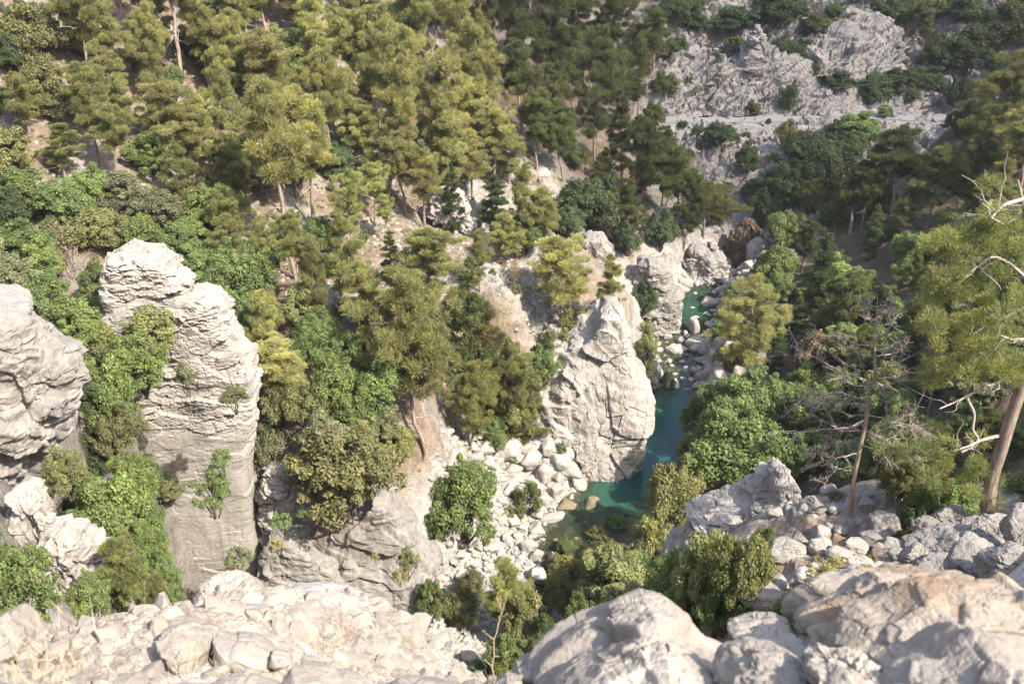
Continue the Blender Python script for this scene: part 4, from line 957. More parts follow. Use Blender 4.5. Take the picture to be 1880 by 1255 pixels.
# ------------------------------------------------------------------ foreground boulders and scree
outline_rock('foreground_boulder', [(952, 1270), (975, 1229), (1010, 1194), (1060, 1164), (1110, 1152), (1150, 1136), (1200, 1122), (1242, 1136), (1275, 1164), (1320, 1189), (1345, 1219), (1400, 1239), (1430, 1274), (1440, 1330), (1300, 1400), (1000, 1390)], 4.2, 1.3, M['near'], 'huge smooth grey boulder in the foreground with a long diagonal crack', seed=3, sub=7, disp=dict(cell=(.7, .7, .5), amp=.055, crack=.04, big=.03, bigs=.7, w=.03))
outline_rock('foreground_boulder', [(1466, 1160), (1484, 1138), (1512, 1122), (1530, 1102), (1560, 1086), (1600, 1078), (1632, 1058), (1690, 1058), (1740, 1068), (1800, 1080), (1850, 1096), (1900, 1112), (1960, 1150), (1960, 1300), (1760, 1280), (1600, 1240), (1500, 1215), (1466, 1195)], 4.6, 1.6, M['nearcrust'], 'big ochre and white foreground boulder crusted brown on top', seed=17, sub=7, disp=dict(cell=(.6, .6, .45), amp=.085, crack=.015, big=.03, bigs=.6, wp=.2))
outline_rock('foreground_boulder', [(1600, 1300), (1650, 1262), (1700, 1243), (1750, 1232), (1785, 1205), (1812, 1188), (1850, 1198), (1890, 1222), (1960, 1265), (1960, 1420), (1620, 1420)], 3.2, .9, M['nearwhite'], 'whitish blurred boulder in the very bottom right corner', seed=21, sub=7, disp=dict(cell=(.5, .5, .4), amp=.05, crack=.02, big=.02, bigs=.5))
outline_rock('foreground_slab', [(1338, 1158), (1360, 1150), (1420, 1150), (1466, 1154), (1478, 1180), (1476, 1212), (1420, 1215), (1360, 1190)], 4.9, .7, M['near'], 'flat smooth grey slab wedged between the two big foreground boulders', seed=27, p=4, sub=5, disp=dict(amp=.01, crack=.02, big=.03))
outline_rock('foreground_stone', [(1325, 1250), (1345, 1212), (1390, 1200), (1450, 1205), (1490, 1222), (1495, 1262), (1420, 1300), (1340, 1290)], 3.8, .6, M['nearwhite'], 'pale broken stone below the flat grey slab', seed=33, sub=5)
outline_rock('foreground_stone', [(1490, 1222), (1520, 1205), (1580, 1210), (1620, 1225), (1600, 1262), (1540, 1290), (1490, 1280)], 3.5, .5, M['near'], 'dark crumbly stone under the ochre boulder', seed=39, sub=5, disp=dict(amp=.02, crack=.03))
outline_rock('foreground_stone', [(950, 1215), (975, 1205), (1000, 1215), (990, 1240), (955, 1252), (940, 1240)], 4.6, .3, M['near'], 'small dark grey stone at the left foot of the huge boulder', seed=43, sub=5)
outline_rock('foreground_stone', [(905, 1262), (930, 1242), (955, 1245), (965, 1275), (920, 1290)], 4.4, .3, M['near'], 'low grey stone cut by the bottom edge beside the dry stalk', seed=44, sub=5)
# the scree lip on the left
LIP = [
 ([(346, 1140), (362, 1112), (405, 1073), (432, 1080), (470, 1098), (478, 1140), (430, 1165), (370, 1162)], 13.5, 1.6, 'near', 'big slanted grey slab on the scree lip'),
 ([(180, 1158), (196, 1132), (225, 1126), (262, 1132), (286, 1148), (262, 1166), (215, 1170)], 11.0, 1.0, 'near', 'low rounded grey boulder on the left scree lip'),
 ([(296, 1152), (330, 1148), (375, 1160), (381, 1180), (366, 1228), (340, 1226), (318, 1200), (300, 1190)], 9.2, .9, 'nearwhite', 'tall white boulder with a shaded right face'),
 ([(400, 1160), (440, 1172), (480, 1185), (500, 1210), (490, 1220), (440, 1215), (400, 1200)], 9.3, .6, 'near', 'grey weathered boulder right of the tall white one'),
 ([(500, 1186), (525, 1190), (535, 1205), (510, 1212), (497, 1206)], 9.2, .4, 'near', 'small grey stone at the right end of the weathered boulder'),
 ([(-30, 1200), (-20, 1140), (12, 1132), (35, 1160), (46, 1178), (20, 1205)], 9.0, 1.0, 'nearwhite', 'white boulder cut by the left edge near the bottom'),
 ([(40, 1180), (60, 1168), (78, 1185), (70, 1198), (44, 1196)], 9.0, .5, 'nearwhite', 'small white stone beside the left edge boulder'),
 ([(-10, 1225), (25, 1205), (56, 1210), (58, 1225), (20, 1240)], 8.0, .5, 'nearwhite', 'flat white stone in dry grass at the lower left'),
 ([(85, 1275), (100, 1240), (135, 1230), (150, 1255), (140, 1290)], 6.8, .5, 'nearwhite', 'pale stone cut by the bottom edge in the straw'),
 ([(200, 1262), (205, 1232), (240, 1228), (268, 1245), (260, 1270)], 6.9, .4, 'nearwhite', 'chalky stone at the bottom edge below the tall boulder'),
 ([(345, 1275), (390, 1240), (440, 1232), (510, 1255), (500, 1300), (380, 1300)], 6.4, .5, 'nearwhite', 'broad white stone along the bottom edge at centre left'),
 ([(500, 1262), (545, 1215), (600, 1222), (660, 1245), (680, 1280), (560, 1300)], 6.6, .7, 'nearwhite', 'wide white rock hump at the bottom edge'),
 ([(690, 1265), (730, 1245), (800, 1250), (850, 1262), (800, 1290), (700, 1290)], 6.6, .5, 'nearwhite', 'low white rock at bottom edge left of the dry stalk'),
 ([(524, 1100), (540, 1084), (572, 1090), (580, 1115), (560, 1128), (530, 1120)], 13.5, .8, 'nearwhite', 'bright white block crowning the rubble heap'),
 ([(505, 1130), (520, 1112), (545, 1122), (540, 1140), (515, 1142)], 13.0, .6, 'nearwhite', 'white stone below the block on the rubble heap'),
 ([(455, 1110), (470, 1098), (490, 1106), (486, 1124), (462, 1124)], 13.3, .6, 'nearwhite', 'white stone between the slanted slab and rubble heap'),
 ([(500, 1140), (515, 1133), (528, 1150), (515, 1160), (498, 1156)], 12.5, .4, 'nearwhite', 'cream block in the middle of the rubble'),
 ([(110, 1190), (125, 1178), (148, 1182), (150, 1198), (120, 1202)], 9.5, .4, 'near', 'greyish stone between straw patches at lower left'),
 ([(262, 1215), (285, 1208), (292, 1225), (270, 1235)], 8.2, .3, 'nearwhite', 'little white stone left of the tall boulder foot'),
 ([(636, 1165), (660, 1158), (680, 1175), (668, 1192), (640, 1188)], 11.2, .5, 'nearwhite', 'white stone at the rim above the gorge floor'),
]
for i, (poly, t, dp, m, lb) in enumerate(LIP):
    if t < 12.4: poly = [(a, b + 12) for a, b in poly]
    outline_rock('scree_boulder', poly, t, dp, M[m], lb, seed=60 + i * 3, sub=5 if t > 8 else 6, p=2.4, back=.6, disp=dict(amp=.05 * dp, crack=.05 * dp, big=.09 * dp, bigs=.8, cell=(.5, .5, .4)))

def lip_pts(n, seed, pxr, pyr, tmax=18, keep=None):
    rng = np.random.default_rng(seed); out = []
    while len(out) < n:
        px, py = rng.uniform(*pxr), rng.uniform(*pyr)
        p = hit_fast(px, py)
        if p is not None and np.hypot(p[0], p[1]) < tmax: out.append(p)
        elif rng.random() < .3: n -= 1
    return np.array(out)
def hit_fast(px, py):
    d = ray(px, py); t = np.arange(2.4, 22, .15); P = np.array([0, 0, CAMZ]) + t[:, None] * d
    z = np.array([ZAT(p[0], p[1]) for p in P[::1]]); b = P[:, 2] < z
    return P[int(np.argmax(b))] if b.any() else None
pts = lip_pts(2300, 5, (-40, 900), (1085, 1275))
rng = np.random.default_rng(3)
sz = (.002 + .014 * rng.random(len(pts)) ** 4.5) * np.linalg.norm(pts - np.array([0, 0, CAMZ]), axis=1)
_h3 = rng.random(len(pts)) < .6
rubble('scree_stones', pts[_h3], sz[_h3], M['nearwhite'], seed=9, sub=2, flat=.55)
rubble('scree_stones', pts[~_h3] - [0, 0, .02], sz[~_h3] * .8, M['near'], seed=12, sub=2, flat=.5)
fp = lip_pts(6000, 6, (-40, 900), (1120, 1275))
rubble('scree_gravel', fp, (.0012 + .0028 * rng.random(len(fp)) ** 2) * np.linalg.norm(fp - np.array([0, 0, CAMZ]), axis=1), M['nearwhite'], seed=14, sub=1)
# gravel and rubble masses on the gorge floor and on the slopes
def scatter_px(n, seed, poly, tmin=22):
    rng = np.random.default_rng(seed); poly = np.array(poly, float); out = []
    lo, hi = poly.min(0), poly.max(0)
    def inside(x, y):
        r = False; j = len(poly) - 1
        for i in range(len(poly)):
            if (poly[i, 1] > y) != (poly[j, 1] > y) and x < (poly[j, 0] - poly[i, 0]) * (y - poly[i, 1]) / (poly[j, 1] - poly[i, 1]) + poly[i, 0]: r = not r
            j = i
        return r
    # sample on world ground under the polygon
    cor = np.array([hit(x, y, tmin) for x, y in poly]); a, b = cor[:, :2].min(0), cor[:, :2].max(0)
    while len(out) < n:
        q = rng.uniform(a, b, (4 * n, 2)); z = ground(q)
        for (x, y), zz in zip(q, z):
            u, v, f = proj((x, y, zz))
            if inside(u, v): out.append((x, y, zz))
            if len(out) >= n: break
    return np.array([(x, y, ZAT(x, y)) for x, y, z in out])
p = scatter_px(3400, 21, [(800, 800), (1075, 800), (1080, 905), (1000, 980), (990, 1075), (930, 1120), (880, 1250), (800, 1250), (780, 1100), (815, 1000), (780, 900)])
rg = np.random.default_rng(4); rubble('river_rubble', p + [0, 0, .02], .08 + .42 * rg.random(len(p)) ** 3, M['white'], seed=31)
p = scatter_px(900, 22, [(1180, 690), (1290, 690), (1350, 650), (1330, 500), (1400, 460), (1340, 470), (1240, 500), (1250, 560), (1195, 600)])
rubble('reach_rubble', p + [0, 0, .05], .10 + .40 * rg.random(len(p)) ** 2.5, M['white'], seed=37)
p = scatter_px(6500, 23, [(0, 0), (860, 0), (960, 280), (1100, 430), (1000, 640), (800, 860), (500, 960), (480, 600), (0, 420)])
rubble('slope_rubble', p, .05 + .34 * rg.random(len(p)) ** 3.5, M['pale'], seed=41)
p = scatter_px(900, 24, [(1400, 900), (1660, 890), (1700, 1050), (1600, 1090), (1380, 1110)])
rubble('knoll_rubble', p, .03 + .16 * rg.random(len(p)) ** 3, M['pale'], seed=43)
p = scatter_px(1500, 25, [(1200, 60), (1700, 60), (1740, 280), (1500, 330), (1300, 420), (1200, 300)])
rubble('far_rubble', p, .10 + .7 * rg.random(len(p)) ** 3, M['far'], seed=47)

# dry grass: one mass of thin straws on the near ground
def dry_grass():
    rng = np.random.default_rng(77); C = lip_pts(230, 78, (-40, 840), (1140, 1280))
    m = np.array([vnoise(np.array([[q[0] * .9, q[1] * .9, 3.3]]), 4)[0] for q in C]) > -.15; C = C[m]
    N = len(C) * 34; base = np.repeat(C, 34, 0) + np.c_[rng.normal(0, .13, (N, 2)), np.full(N, -.02)]
    h = rng.uniform(.04, .13, N); dr = np.c_[rng.normal(0, .35, (N, 2)), np.ones(N)]; tip = base + dr * h[:, None]
    sd = rng.normal(size=(N, 3)); sd[:, 2] = 0; sd *= .0022 / np.linalg.norm(sd, axis=1, keepdims=True)
    V = np.stack([base - sd, base + sd, tip], 1).reshape(-1, 3)
    o = link('dry_grass', mesh_from('dry_grass', V, np.arange(N * 3).reshape(-1, 3), False, [M['straw']])); tag(o, kind='stuff')
dry_grass()
def stalk(px, base, top, t, label):
    rng = np.random.default_rng(int(px)); T = Tubes()
    a, b = PT(px, base, t), PT(*top, t * .97)
    main = wiggle(a, b, 12, .03, rng); T.add(main, .0045, .002, 6)
    for f, dx, dz in [(.45, .09, .07), (.62, -.07, .09), (.8, .05, .06), (.3, -.08, .12), (.9, -.03, .05)]:
        q = main[int(f * 11)]; br = wiggle(q, q + np.array([dx, rng.normal(0, .05), dz]), 6, .03, rng); T.add(br, .0025, .0015, 5)
    o = link('dry_stalk', T.mesh('dry_stalk', M['straw'])); tag(o, label, 'dry plant')
stalk(906, 1268, (930, 1085), 6.0, 'tall blurred straw-coloured stalk standing before the gorge floor')
stalk(900, 1270, (884, 1190), 5.8, 'short bent dry stalk leaning left beside the tall one')
stalk(350, 1235, (362, 1150), 8.6, 'thin dry weed in front of the tall white boulder')

# ------------------------------------------------------------------ roadside things
def sign_board():
    p = PT(1697, 219, 165.6); z = ZAT(p[0], p[1]) 
    r = empty('information_board', (p[0], p[1], z - .02), math.radians(18)); tag(r, 'dark green two-panel notice board standing at the road edge', 'notice board')
    def box(nm, x0, x1, y0, y1, z0, z1, rz=0):
        bm = bmesh.new(); bmesh.ops.create_cube(bm, size=1); bmesh.ops.bevel(bm, geom=bm.edges[:], offset=.04, segments=2, affect='EDGES')
        me = bpy.data.meshes.new(nm); bm.to_mesh(me); bm.free(); me.materials.append(M['green_metal'])
        o = link(nm, me, r, ((x0 + x1) / 2, (y0 + y1) / 2, (z0 + z1) / 2)); o.scale = (x1 - x0, y1 - y0, z1 - z0); o.rotation_euler = (0, 0, rz); return o
    box('panel', -.62, .06, -.03, .03, .62, 1.3); box('panel', .10, .62, .02, .08, .66, 1.34, math.radians(38))
    for x in (-.60, .04, .16, .55): box('post', x - .04, x + .04, -.04, .04, 0, 1.42)
sign_board()
def red_post():
    p = PT(1638, 213, 165.3); z = ZAT(p[0], p[1]); T = Tubes(); T.add(np.array([[0, 0, -.1], [0, 0, .2], [0, 0, .5], [0, 0, .62], [0, 0, .66]]), .12, .12, 10, radii=[.13, .13, .11, .14, .03])
    o = link('roadside_marker', T.mesh('roadside_marker', M['red']), None, (p[0], p[1], z)); tag(o, 'tiny red marker on the road edge beside the round pale-green tree', 'marker')
red_post()
for (px, py, nm, lb) in [(1630, 218, 'roadside_stone', 'small whitish block on the road edge below the round pale-green tree'), (1645, 221, 'roadside_stone', 'small dark-edged block at the road rim beside the red marker')]:
    place_boulder(px, py, 7, 5, 'white', 3, ZAT, name=nm, label=lb, t=165.0)
def cable(pts, label, r=.03):
    T = Tubes(); P = [PT(*q) for q in pts]; P = np.array(P); n = 40; s = np.linspace(0, 1, n)
    if len(P) == 2:
        Q = P[0] * (1 - s)[:, None] + P[1] * s[:, None]; Q[:, 2] -= 1.3 * 4 * s * (1 - s)
    T.add(Q, r, r, 5); o = link('overhead_cable', T.mesh('overhead_cable', M['cable'])); tag(o, label, 'cable')
cable([(1235, 156, 166), (1650, 148, 168)], 'long thin cable sagging across the shaded rock face above the road')
cable([(1655, 152, 168), (1722, 178, 166)], 'short slanting cable above the road on the right')
cable([(1280, 290, 148), (1580, 286, 142)], 'thin pale cable sagging over the trees below the road')

# dry stone retaining wall under the road bend
def stone_wall():
    rng = np.random.default_rng(12); P = []; S = []
    for x in np.arange(1605, 1740, 4.2):
        top = np.interp(x, [1605, 1640, 1690, 1740], [222, 229, 229, 222])
        for k in range(5):
            p = PT(x + rng.uniform(-2, 2), top + 5 + k * 6.2, 163.2 - k * .1); P.append(p); S.append(rng.uniform(.24, .46))
    r = rubble('retaining_wall', np.array(P), np.array(S), M['far'], kind='thing', seed=71, flat=.7); tag(r, 'dry-stone retaining wall holding up the bend of the road', 'stone wall')
stone_wall()

# ------------------------------------------------------------------ dead pine on the knoll
def dead_pine():
    p = hit(1560, 945, 26); p = np.array([p[0], p[1], ZAT(p[0], p[1])]); f0 = proj(p)[2]; t = np.linalg.norm(p - [0, 0, CAMZ])
    def W(px, py, dy=0.0):   # point on the tree's own upright plane
        q = PY(px, py, p[1] + dy); return q - p
    root = empty('dead_pine_tree', p); tag(root, 'bare dead pine with bleached twisted branches standing on the rocky knoll', 'dead tree')
    rng = np.random.default_rng(5)
    T = Tubes(); trunk = np.array([W(1561, 958), W(1563, 930), W(1567, 885), W(1577, 830), W(1590, 775), W(1594, 735), W(1597, 710), W(1607, 690), W(1606, 650), W(1606, 610), W(1610, 575), W(1611, 540)])
    T.add(trunk, .155, .012, 10, radii=[.105, .09, .082, .077, .071, .065, .06, .051, .039, .03, .021, .010]); link('trunk', T.mesh('trunk', M['deadtrunk']), root)
    def branch(pts, r0, twigs=6, ln=.7, dy=0.0, nm='branch'):
        n = len(pts); B = Tubes(); P = np.array([W(x, y, dy * (i / max(1, n - 1)) ** .8) for i, (x, y) in enumerate(pts)])
        k = np.linspace(0, n - 1, n * 4); Q = np.stack([np.interp(k, np.arange(n), P[:, j]) for j in range(3)], 1); Q[1:-1] = (Q[:-2] + Q[1:-1] * 2 + Q[2:]) / 4
        Q[1:-1] += rng.normal(0, .012, Q[1:-1].shape); B.add(Q, r0, .010, 6)
        for _ in range(int(twigs * 1.15)):
            j = rng.integers(len(Q) // 4, len(Q)); a = Q[j]; di = Q[min(j + 1, len(Q) - 1)] - Q[max(j - 1, 0)]; di /= max(np.linalg.norm(di), 1e-6)
            e = a + (di * rng.uniform(.2, .9) + rng.normal(0, .55, 3)) * ln * rng.uniform(.4, 1.1)
            tw = wiggle(a, e, 6, .12 * ln, rng); B.add(tw, .016, .007, 4)
            for _ in range(4):
                b = tw[rng.integers(1, 6)]; B.add(wiggle(b, b + (di * .3 + rng.normal(0, .5, 3)) * ln * .45, 4, .06, rng), .012, .006, 3)
        link(nm, B.mesh(nm, M['deadtwig']), root)
    branch([(1600, 705), (1570, 690), (1530, 675), (1495, 655), (1460, 640)], .05, 12, .7, -.6)
    branch([(1597, 640 - 5), (1570, 632), (1545, 622), (1530, 615)], .03, 8, .4, .3)
    branch([(1606, 625), (1630, 610), (1640, 580)], .026, 8, .35, -.3)
    branch([(1606, 600), (1590, 580), (1585, 560)], .02, 6, .3, .3)
    branch([(1608, 575), (1625, 560), (1635, 545)], .018, 6, .25, .2)
    branch([(1597, 655), (1640, 650), (1662, 635)], .026, 8, .5, .5)
    branch([(1590, 735), (1545, 720), (1500, 726), (1470, 735)], .035, 16, .7, .4)
    branch([(1590, 770), (1555, 785), (1500, 790), (1440, 795)], .04, 10, .6, -.5)
    branch([(1605, 700), (1625, 715), (1628, 760), (1624, 810)], .030, 10, .6, -.4)
    branch([(1600, 700), (1645, 715), (1665, 745), (1655, 765)], .028, 10, .6, .2)
    branch([(1575, 832), (1545, 838), (1500, 850), (1470, 868)], .03, 10, .6, -.3)
    branch([(1580, 815), (1620, 830), (1638, 860), (1640, 890)], .025, 12, .6, -.2)
    branch([(1590, 760), (1625, 770), (1660, 785), (1690, 790)], .03, 26, .8, .6)
    branch([(1585, 790), (1610, 800), (1650, 820), (1680, 850)], .026, 30, .8, .8)
    branch([(1592, 745), (1560, 740), (1530, 735), (1500, 745)], .026, 22, .7, .9)
    branch([(1584, 800), (1550, 815), (1520, 815), (1490, 830)], .026, 24, .7, 1.0)
    for k in range(16):   # short whorls of side branches all the way up
        f = rng.uniform(.30, .97); y = 900 - f * 350; x0 = np.interp(y, [540, 610, 690, 735, 775, 830, 900], [1611, 1606, 1607, 1594, 1590, 1577, 1566]); sd = 1 if k % 2 else -1; ln = (1.05 - f) * 95 + 14
        branch([(x0, y), (x0 + sd * ln * .5, y - 2), (x0 + sd * ln, y - ln * .28)], .022, 6, .45, rng.uniform(-.8, .8))
    branch([(1572, 865), (1540, 860), (1520, 875), (1500, 885)], .022, 10, .5, .2)
dead_pine()

# ------------------------------------------------------------------ the big leaning pine cut by the right edge
def big_pine():
    t0 = 31.0; Y0 = PT(1826, 852, t0)[1]
    def W(px, py, dy=0.0): return PY(px, py, Y0 + dy)
    base = W(1815, 905); base[2] -= .6
    root = empty('pine_tree', base); tag(root, 'big leaning yellow-green pine filling the right edge, seen close', 'pine tree')
    rng = np.random.default_rng(9); T = Tubes()
    tr = np.array([W(1812, 930), W(1822, 870), W(1838, 825), W(1858, 760), W(1874, 715), W(1888, 660), W(1895, 600), W(1900, 520), W(1890, 440), W(1880, 380), W(1868, 330)]) - base
    T.add(tr, .25, .05, 12, radii=[.23, .20, .19, .18, .17, .155, .135, .115, .09, .06, .035]); link('trunk', T.mesh('trunk', M['bark']), root)
    def limb(pts, r0, dy, nm='branch', dead=False, tw=5):
        n = len(pts); P = np.array([W(x, y, dy * i / (n - 1)) - base for i, (x, y) in enumerate(pts)])
        k = np.linspace(0, n - 1, n * 4); Q = np.stack([np.interp(k, np.arange(n), P[:, j]) for j in range(3)], 1); Q[1:-1] = (Q[:-2] + 2 * Q[1:-1] + Q[2:]) / 4
        B = Tubes(); B.add(Q, r0, .018, 7)
        for _ in range(tw):
            a = Q[rng.integers(4, len(Q))]; e = a + rng.normal(0, .55, 3); B.add(wiggle(a, e, 6, .15, rng), .02, .006, 4)
        link(nm, B.mesh(nm, M['deadwood']), root)
    limb([(1868, 690), (1835, 700), (1800, 715), (1760, 735), (1725, 750)], .075, -1.2, tw=4)
    limb([(1775, 730), (1790, 760), (1785, 790), (1798, 805), (1780, 825), (1765, 830)], .05, -.6, tw=5)
    limb([(1832, 800), (1800, 808), (1780, 818), (1750, 828)], .06, -.8, tw=4)
    limb([(1722, 655), (1710, 690), (1695, 725), (1680, 750)], .05, .6, tw=3)
    limb([(1880, 365), (1845, 375), (1830, 390), (1820, 400)], .06, -1.6, tw=9)
    limb([(1895, 520), (1850, 480), (1820, 470), (1780, 500)], .05, -1.0, tw=8)
    limb([(1900, 620), (1860, 625), (1836, 615)], .06, -1.5, tw=3)
    limb([(1890, 560), (1830, 590), (1790, 610), (1760, 640)], .05, .4, tw=6)
    C = []; R = []
    for (px, py, rx, ry, n) in [(a, b, c, d, max(2, int(e * .46))) for a, b, c, d, e in [(1840, 400, 60, 40, 20), (1790, 440, 60, 40, 24), (1845, 470, 60, 50, 26), (1760, 490, 46, 40, 20), (1735, 545, 50, 40, 20), (1800, 550, 70, 50, 30), (1870, 560, 40, 60, 20), (1710, 600, 40, 30, 14), (1770, 620, 70, 40, 28), (1840, 640, 60, 40, 26), (1720, 660, 44, 30, 14), (1795, 680, 60, 30, 22), (1860, 690, 40, 26, 12), (1700, 700, 24, 16, 6), (1720, 450, 30, 24, 8), (1880, 440, 30, 50, 14),
                               (1740, 850, 60, 34, 18), (1700, 880, 50, 26, 12), (1790, 880, 50, 30, 14), (1680, 830, 36, 24, 9), (1735, 790, 26, 16, 5)]]:
        for _ in range(n):
            a, b = rng.normal(0, .5, 2); C.append(W(px + a * rx, py + b * ry, rng.uniform(-1.6, 1.8)) - base); R.append(rng.uniform(.16, .36))
    V, Fc, lf = needles(rng, np.array(C), np.array(R), 300, .15, .016, flat=.7, up=.35)
    o = link('crown', leafmesh('crown', (V, Fc, lf), M['needle']), root); o.color = (.190, .205, .085, 1)
big_pine()
# ------------------------------------------------------------------ plants traced from the place
PLACED = []
def put(kind, x, yt, yb, w, col, t=None, lean=(0, 0), var=None, group=None, tmin=22, label=None):
    if t is None:
        p = hit(x, yb, tmin); base = np.array([p[0], p[1], ZAT(p[0], p[1])])
    else: base = PT(x, yb, t)
    h = PY(x, yt, base[1])[2] - base[2]; f = proj(base)[2]
    r = plant(kind, base, max(h, .3), w / F * f * (.80 if kind == 'pine' else 1), col, var, lean, group, label=label)
    PLACED.append((base[0], base[1], x, (yt + yb) / 2, w)); return r
G1 = 'pines on the sunny left slope'; G2 = 'broadleaf trees and bushes on the left slope'; G3 = 'shaded pines beyond the sunlit edge'; G4 = 'trees on the right bank'; G5 = 'bushes on the shaded far slope'; G6 = 'bushes among the gorge rocks'; G7 = 'bushes below the viewpoint'
for a in [
 (165, -70, 165, 125, 'yg'), (340, -170, 172, 165, 'ol', 5), (188, 118, 306, 110, 'yg'), (232, 130, 270, 84, 'yg'), (325, 150, 318, 175, 'yg'), (388, 170, 330, 120, 'yg'), (120, 225, 330, 140, 'ol'), (350, 262, 405, 135, 'ol'),
 (515, 55, 265, 160, 'yg'), (478, 66, 210, 110, 'yg'), (588, -20, 190, 150, 'yg'), (545, 150, 508, 165, 'yg', 5), (577, 160, 420, 150, 'yg', 2), (604, 90, 305, 130, 'yg'), (645, 312, 476, 100, 'yg', 2), (500, -70, 95, 130, 'ol'), (560, -70, 70, 130, 'ol'), (430, -40, 110, 110, 'yg'),
 (440, 400, 520, 100, 'ol'), (700, 10, 250, 150, 'yg'), (750, -50, 165, 135, 'ol'), (762, 50, 300, 150, 'yg'), (812, 90, 335, 145, 'yg', 0), (858, -20, 205, 130, 'yg'), (884, 40, 262, 135, 'yg'), (845, 140, 330, 150, 'yg'), (905, 190, 345, 125, 'yg', 2), (935, 225, 335, 110, 'ol'), (640, 20, 210, 130, 'yg'), (690, 190, 350, 140, 'yg'), (822, 205, 385, 125, 'yg'), (795, -60, 110, 120, 'yg'), (660, -70, 70, 130, 'ol'), (880, -110, 110, 110, 'ol'), (745, 215, 400, 120, 'yg'), (870, 255, 380, 120, 'yg', 2), (655, 150, 300, 130, 'yg'), (780, 270, 420, 110, 'yg'),
 (790, 415, 570, 160, 'yg', 0), (900, 555, 770, 135, 'ol'), (862, 660, 830, 120, 'yg'), (1035, 440, 622, 165, 'yg', 2), (925, 388, 486, 115, 'yg'), (1115, 462, 596, 90, 'ol'), (950, 620, 770, 100, 'ol'), (960, 300, 470, 105, 'ol'), (1000, 345, 470, 90, 'yg'), (880, 420, 540, 80, 'yg'),
 (490, 535, 690, 115, 'yg'), (525, 620, 750, 150, 'yg'), (450, 660, 745, 75, 'yg'), (590, 440, 600, 110, 'ol'), (680, 480, 640, 130, 'yg'), (60, 130, 265, 95, 'ol'), (270, 20, 160, 110, 'yg'), (215, 190, 345, 100, 'ol'), (480, 190, 350, 130, 'yg'), (425, 240, 400, 120, 'ol'), (520, 230, 400, 130, 'yg')]:
    put('pine', *a[:5], var=a[5] if len(a) > 5 else None, group=G1)
put('pine', 775, 505, 838, 240, 'yg', var=3, group=G1, label='big spreading pine with bare reddish trunk standing above the smooth grey cliff')
put('pine', 478, 250, 430, 120, 'ol', var=5, lean=(-.28, 0), group=G1)
put('pine', 712, 105, 380, 110, 'yg', var=5, lean=(.16, 0), group=G1)
for a in [('juniper', 858, 470, 735, 100, 'dp'), ('juniper', 828, 305, 430, 58, 'dk'), ('juniper', 914, 318, 415, 72, 'dk'), ('juniper', 955, 690, 810, 110, 'ol'), ('juniper', 720, 420, 520, 60, 'dp'), ('juniper', 905, 640, 790, 80, 'dp')]:
    put(*a, group='dark conical trees on the left slope')
for a in [
 (400, 18, 135, 105, 'dk'), (20, 45, 140, 90, 'dk'), (60, -10, 70, 100, 'dk'), (85, 92, 190, 100, 'ol'), (120, 150, 222, 120, 'ol'), (320, 108, 185, 60, 'md'), (290, 225, 325, 110, 'md'), (228, 300, 405, 140, 'gg'), (50, 290, 405, 125, 'md'), (20, 222, 325, 100, 'ol'), (398, 318, 440, 125, 'br'), (130, 325, 420, 120, 'md'), (300, 330, 425, 110, 'gg'), (350, 385, 470, 100, 'br'), (420, 330, 430, 80, 'md'), (180, 365, 470, 130, 'ol'), (40, 395, 490, 130, 'md'), (110, 395, 480, 70, 'gg'), (255, 382, 480, 110, 'br'), (330, 405, 490, 110, 'md'), (428, 440, 570, 120, 'br'), (375, 430, 520, 90, 'md'), (20, 330, 430, 90, 'dk'),
 (185, 465, 570, 75, 'md'), (30, 445, 550, 115, 'gg'), (95, 490, 580, 95, 'md'), (145, 530, 655, 130, 'br'), (100, 600, 760, 80, 'dk'), (140, 630, 770, 100, 'dk'), (480, 450, 560, 90, 'md'), (470, 520, 620, 80, 'br'), (575, 580, 670, 95, 'md'), (622, 640, 785, 115, 'br'), (590, 560, 640, 80, 'br'), (690, 640, 745, 160, 'br'), (655, 700, 790, 110, 'md'), (700, 730, 800, 80, 'gg'), (965, 395, 470, 90, 'md'), (560, 690, 780, 100, 'ol'), (640, 600, 700, 90, 'md'), (1000, 620, 695, 70, 'md'), (730, 770, 850, 90, 'ol'), (905, 760, 835, 60, 'md'), (600, 760, 850, 110, 'gg'),
 (1185, 498, 585, 64, 'dk'), (1180, 590, 668, 44, 'ol'), (790, 560, 640, 80, 'ol'), (840, 600, 700, 80, 'md'), (560, 500, 600, 90, 'ol'), (510, 400, 490, 70, 'md'), (620, 250, 330, 80, 'dk'), (1055, 560, 640, 90, 'ol')]:
    put('oak', *a, group=G2)
for a in [(505, 770, 870, 80, 'gg'), (540, 820, 900, 70, 'ol'), (520, 700, 790, 90, 'ol')]: put('oak', *a, group=G2)
for a in [(1020, 595, 675, 90, 'ol'), (1058, 575, 640, 76, 'md'), (975, 640, 725, 84, 'ol'), (1085, 555, 606, 50, 'md'), (1010, 660, 715, 50, 'gg'), (935, 700, 790, 90, 'ol'), (1040, 620, 668, 50, 'ol')]: put('oak', *a, group=G2)
put('oak', 640, 765, 935, 215, 'ol', t=75.5, group=G2, label='broad olive-green bush crowning the smooth grey cliff below the big spreading pine', var=0)
for a in [('dry', 130, 430, 505, 95, 'dry'), ('dry', 545, 765, 825, 80, 'gg'), ('dry', 485, 800, 890, 90, 'gg'), ('dry', 470, 545, 600, 80, 'gg'), ('dry', 660, 770, 830, 90, 'dry'), ('dry', 15, 460, 530, 90, 'dry'), ('dry', 950, 470, 540, 60, 'dry'), ('dry', 560, 840, 890, 60, 'dry')]:
    put(*a, group='dry twiggy shrubs on the left slope')
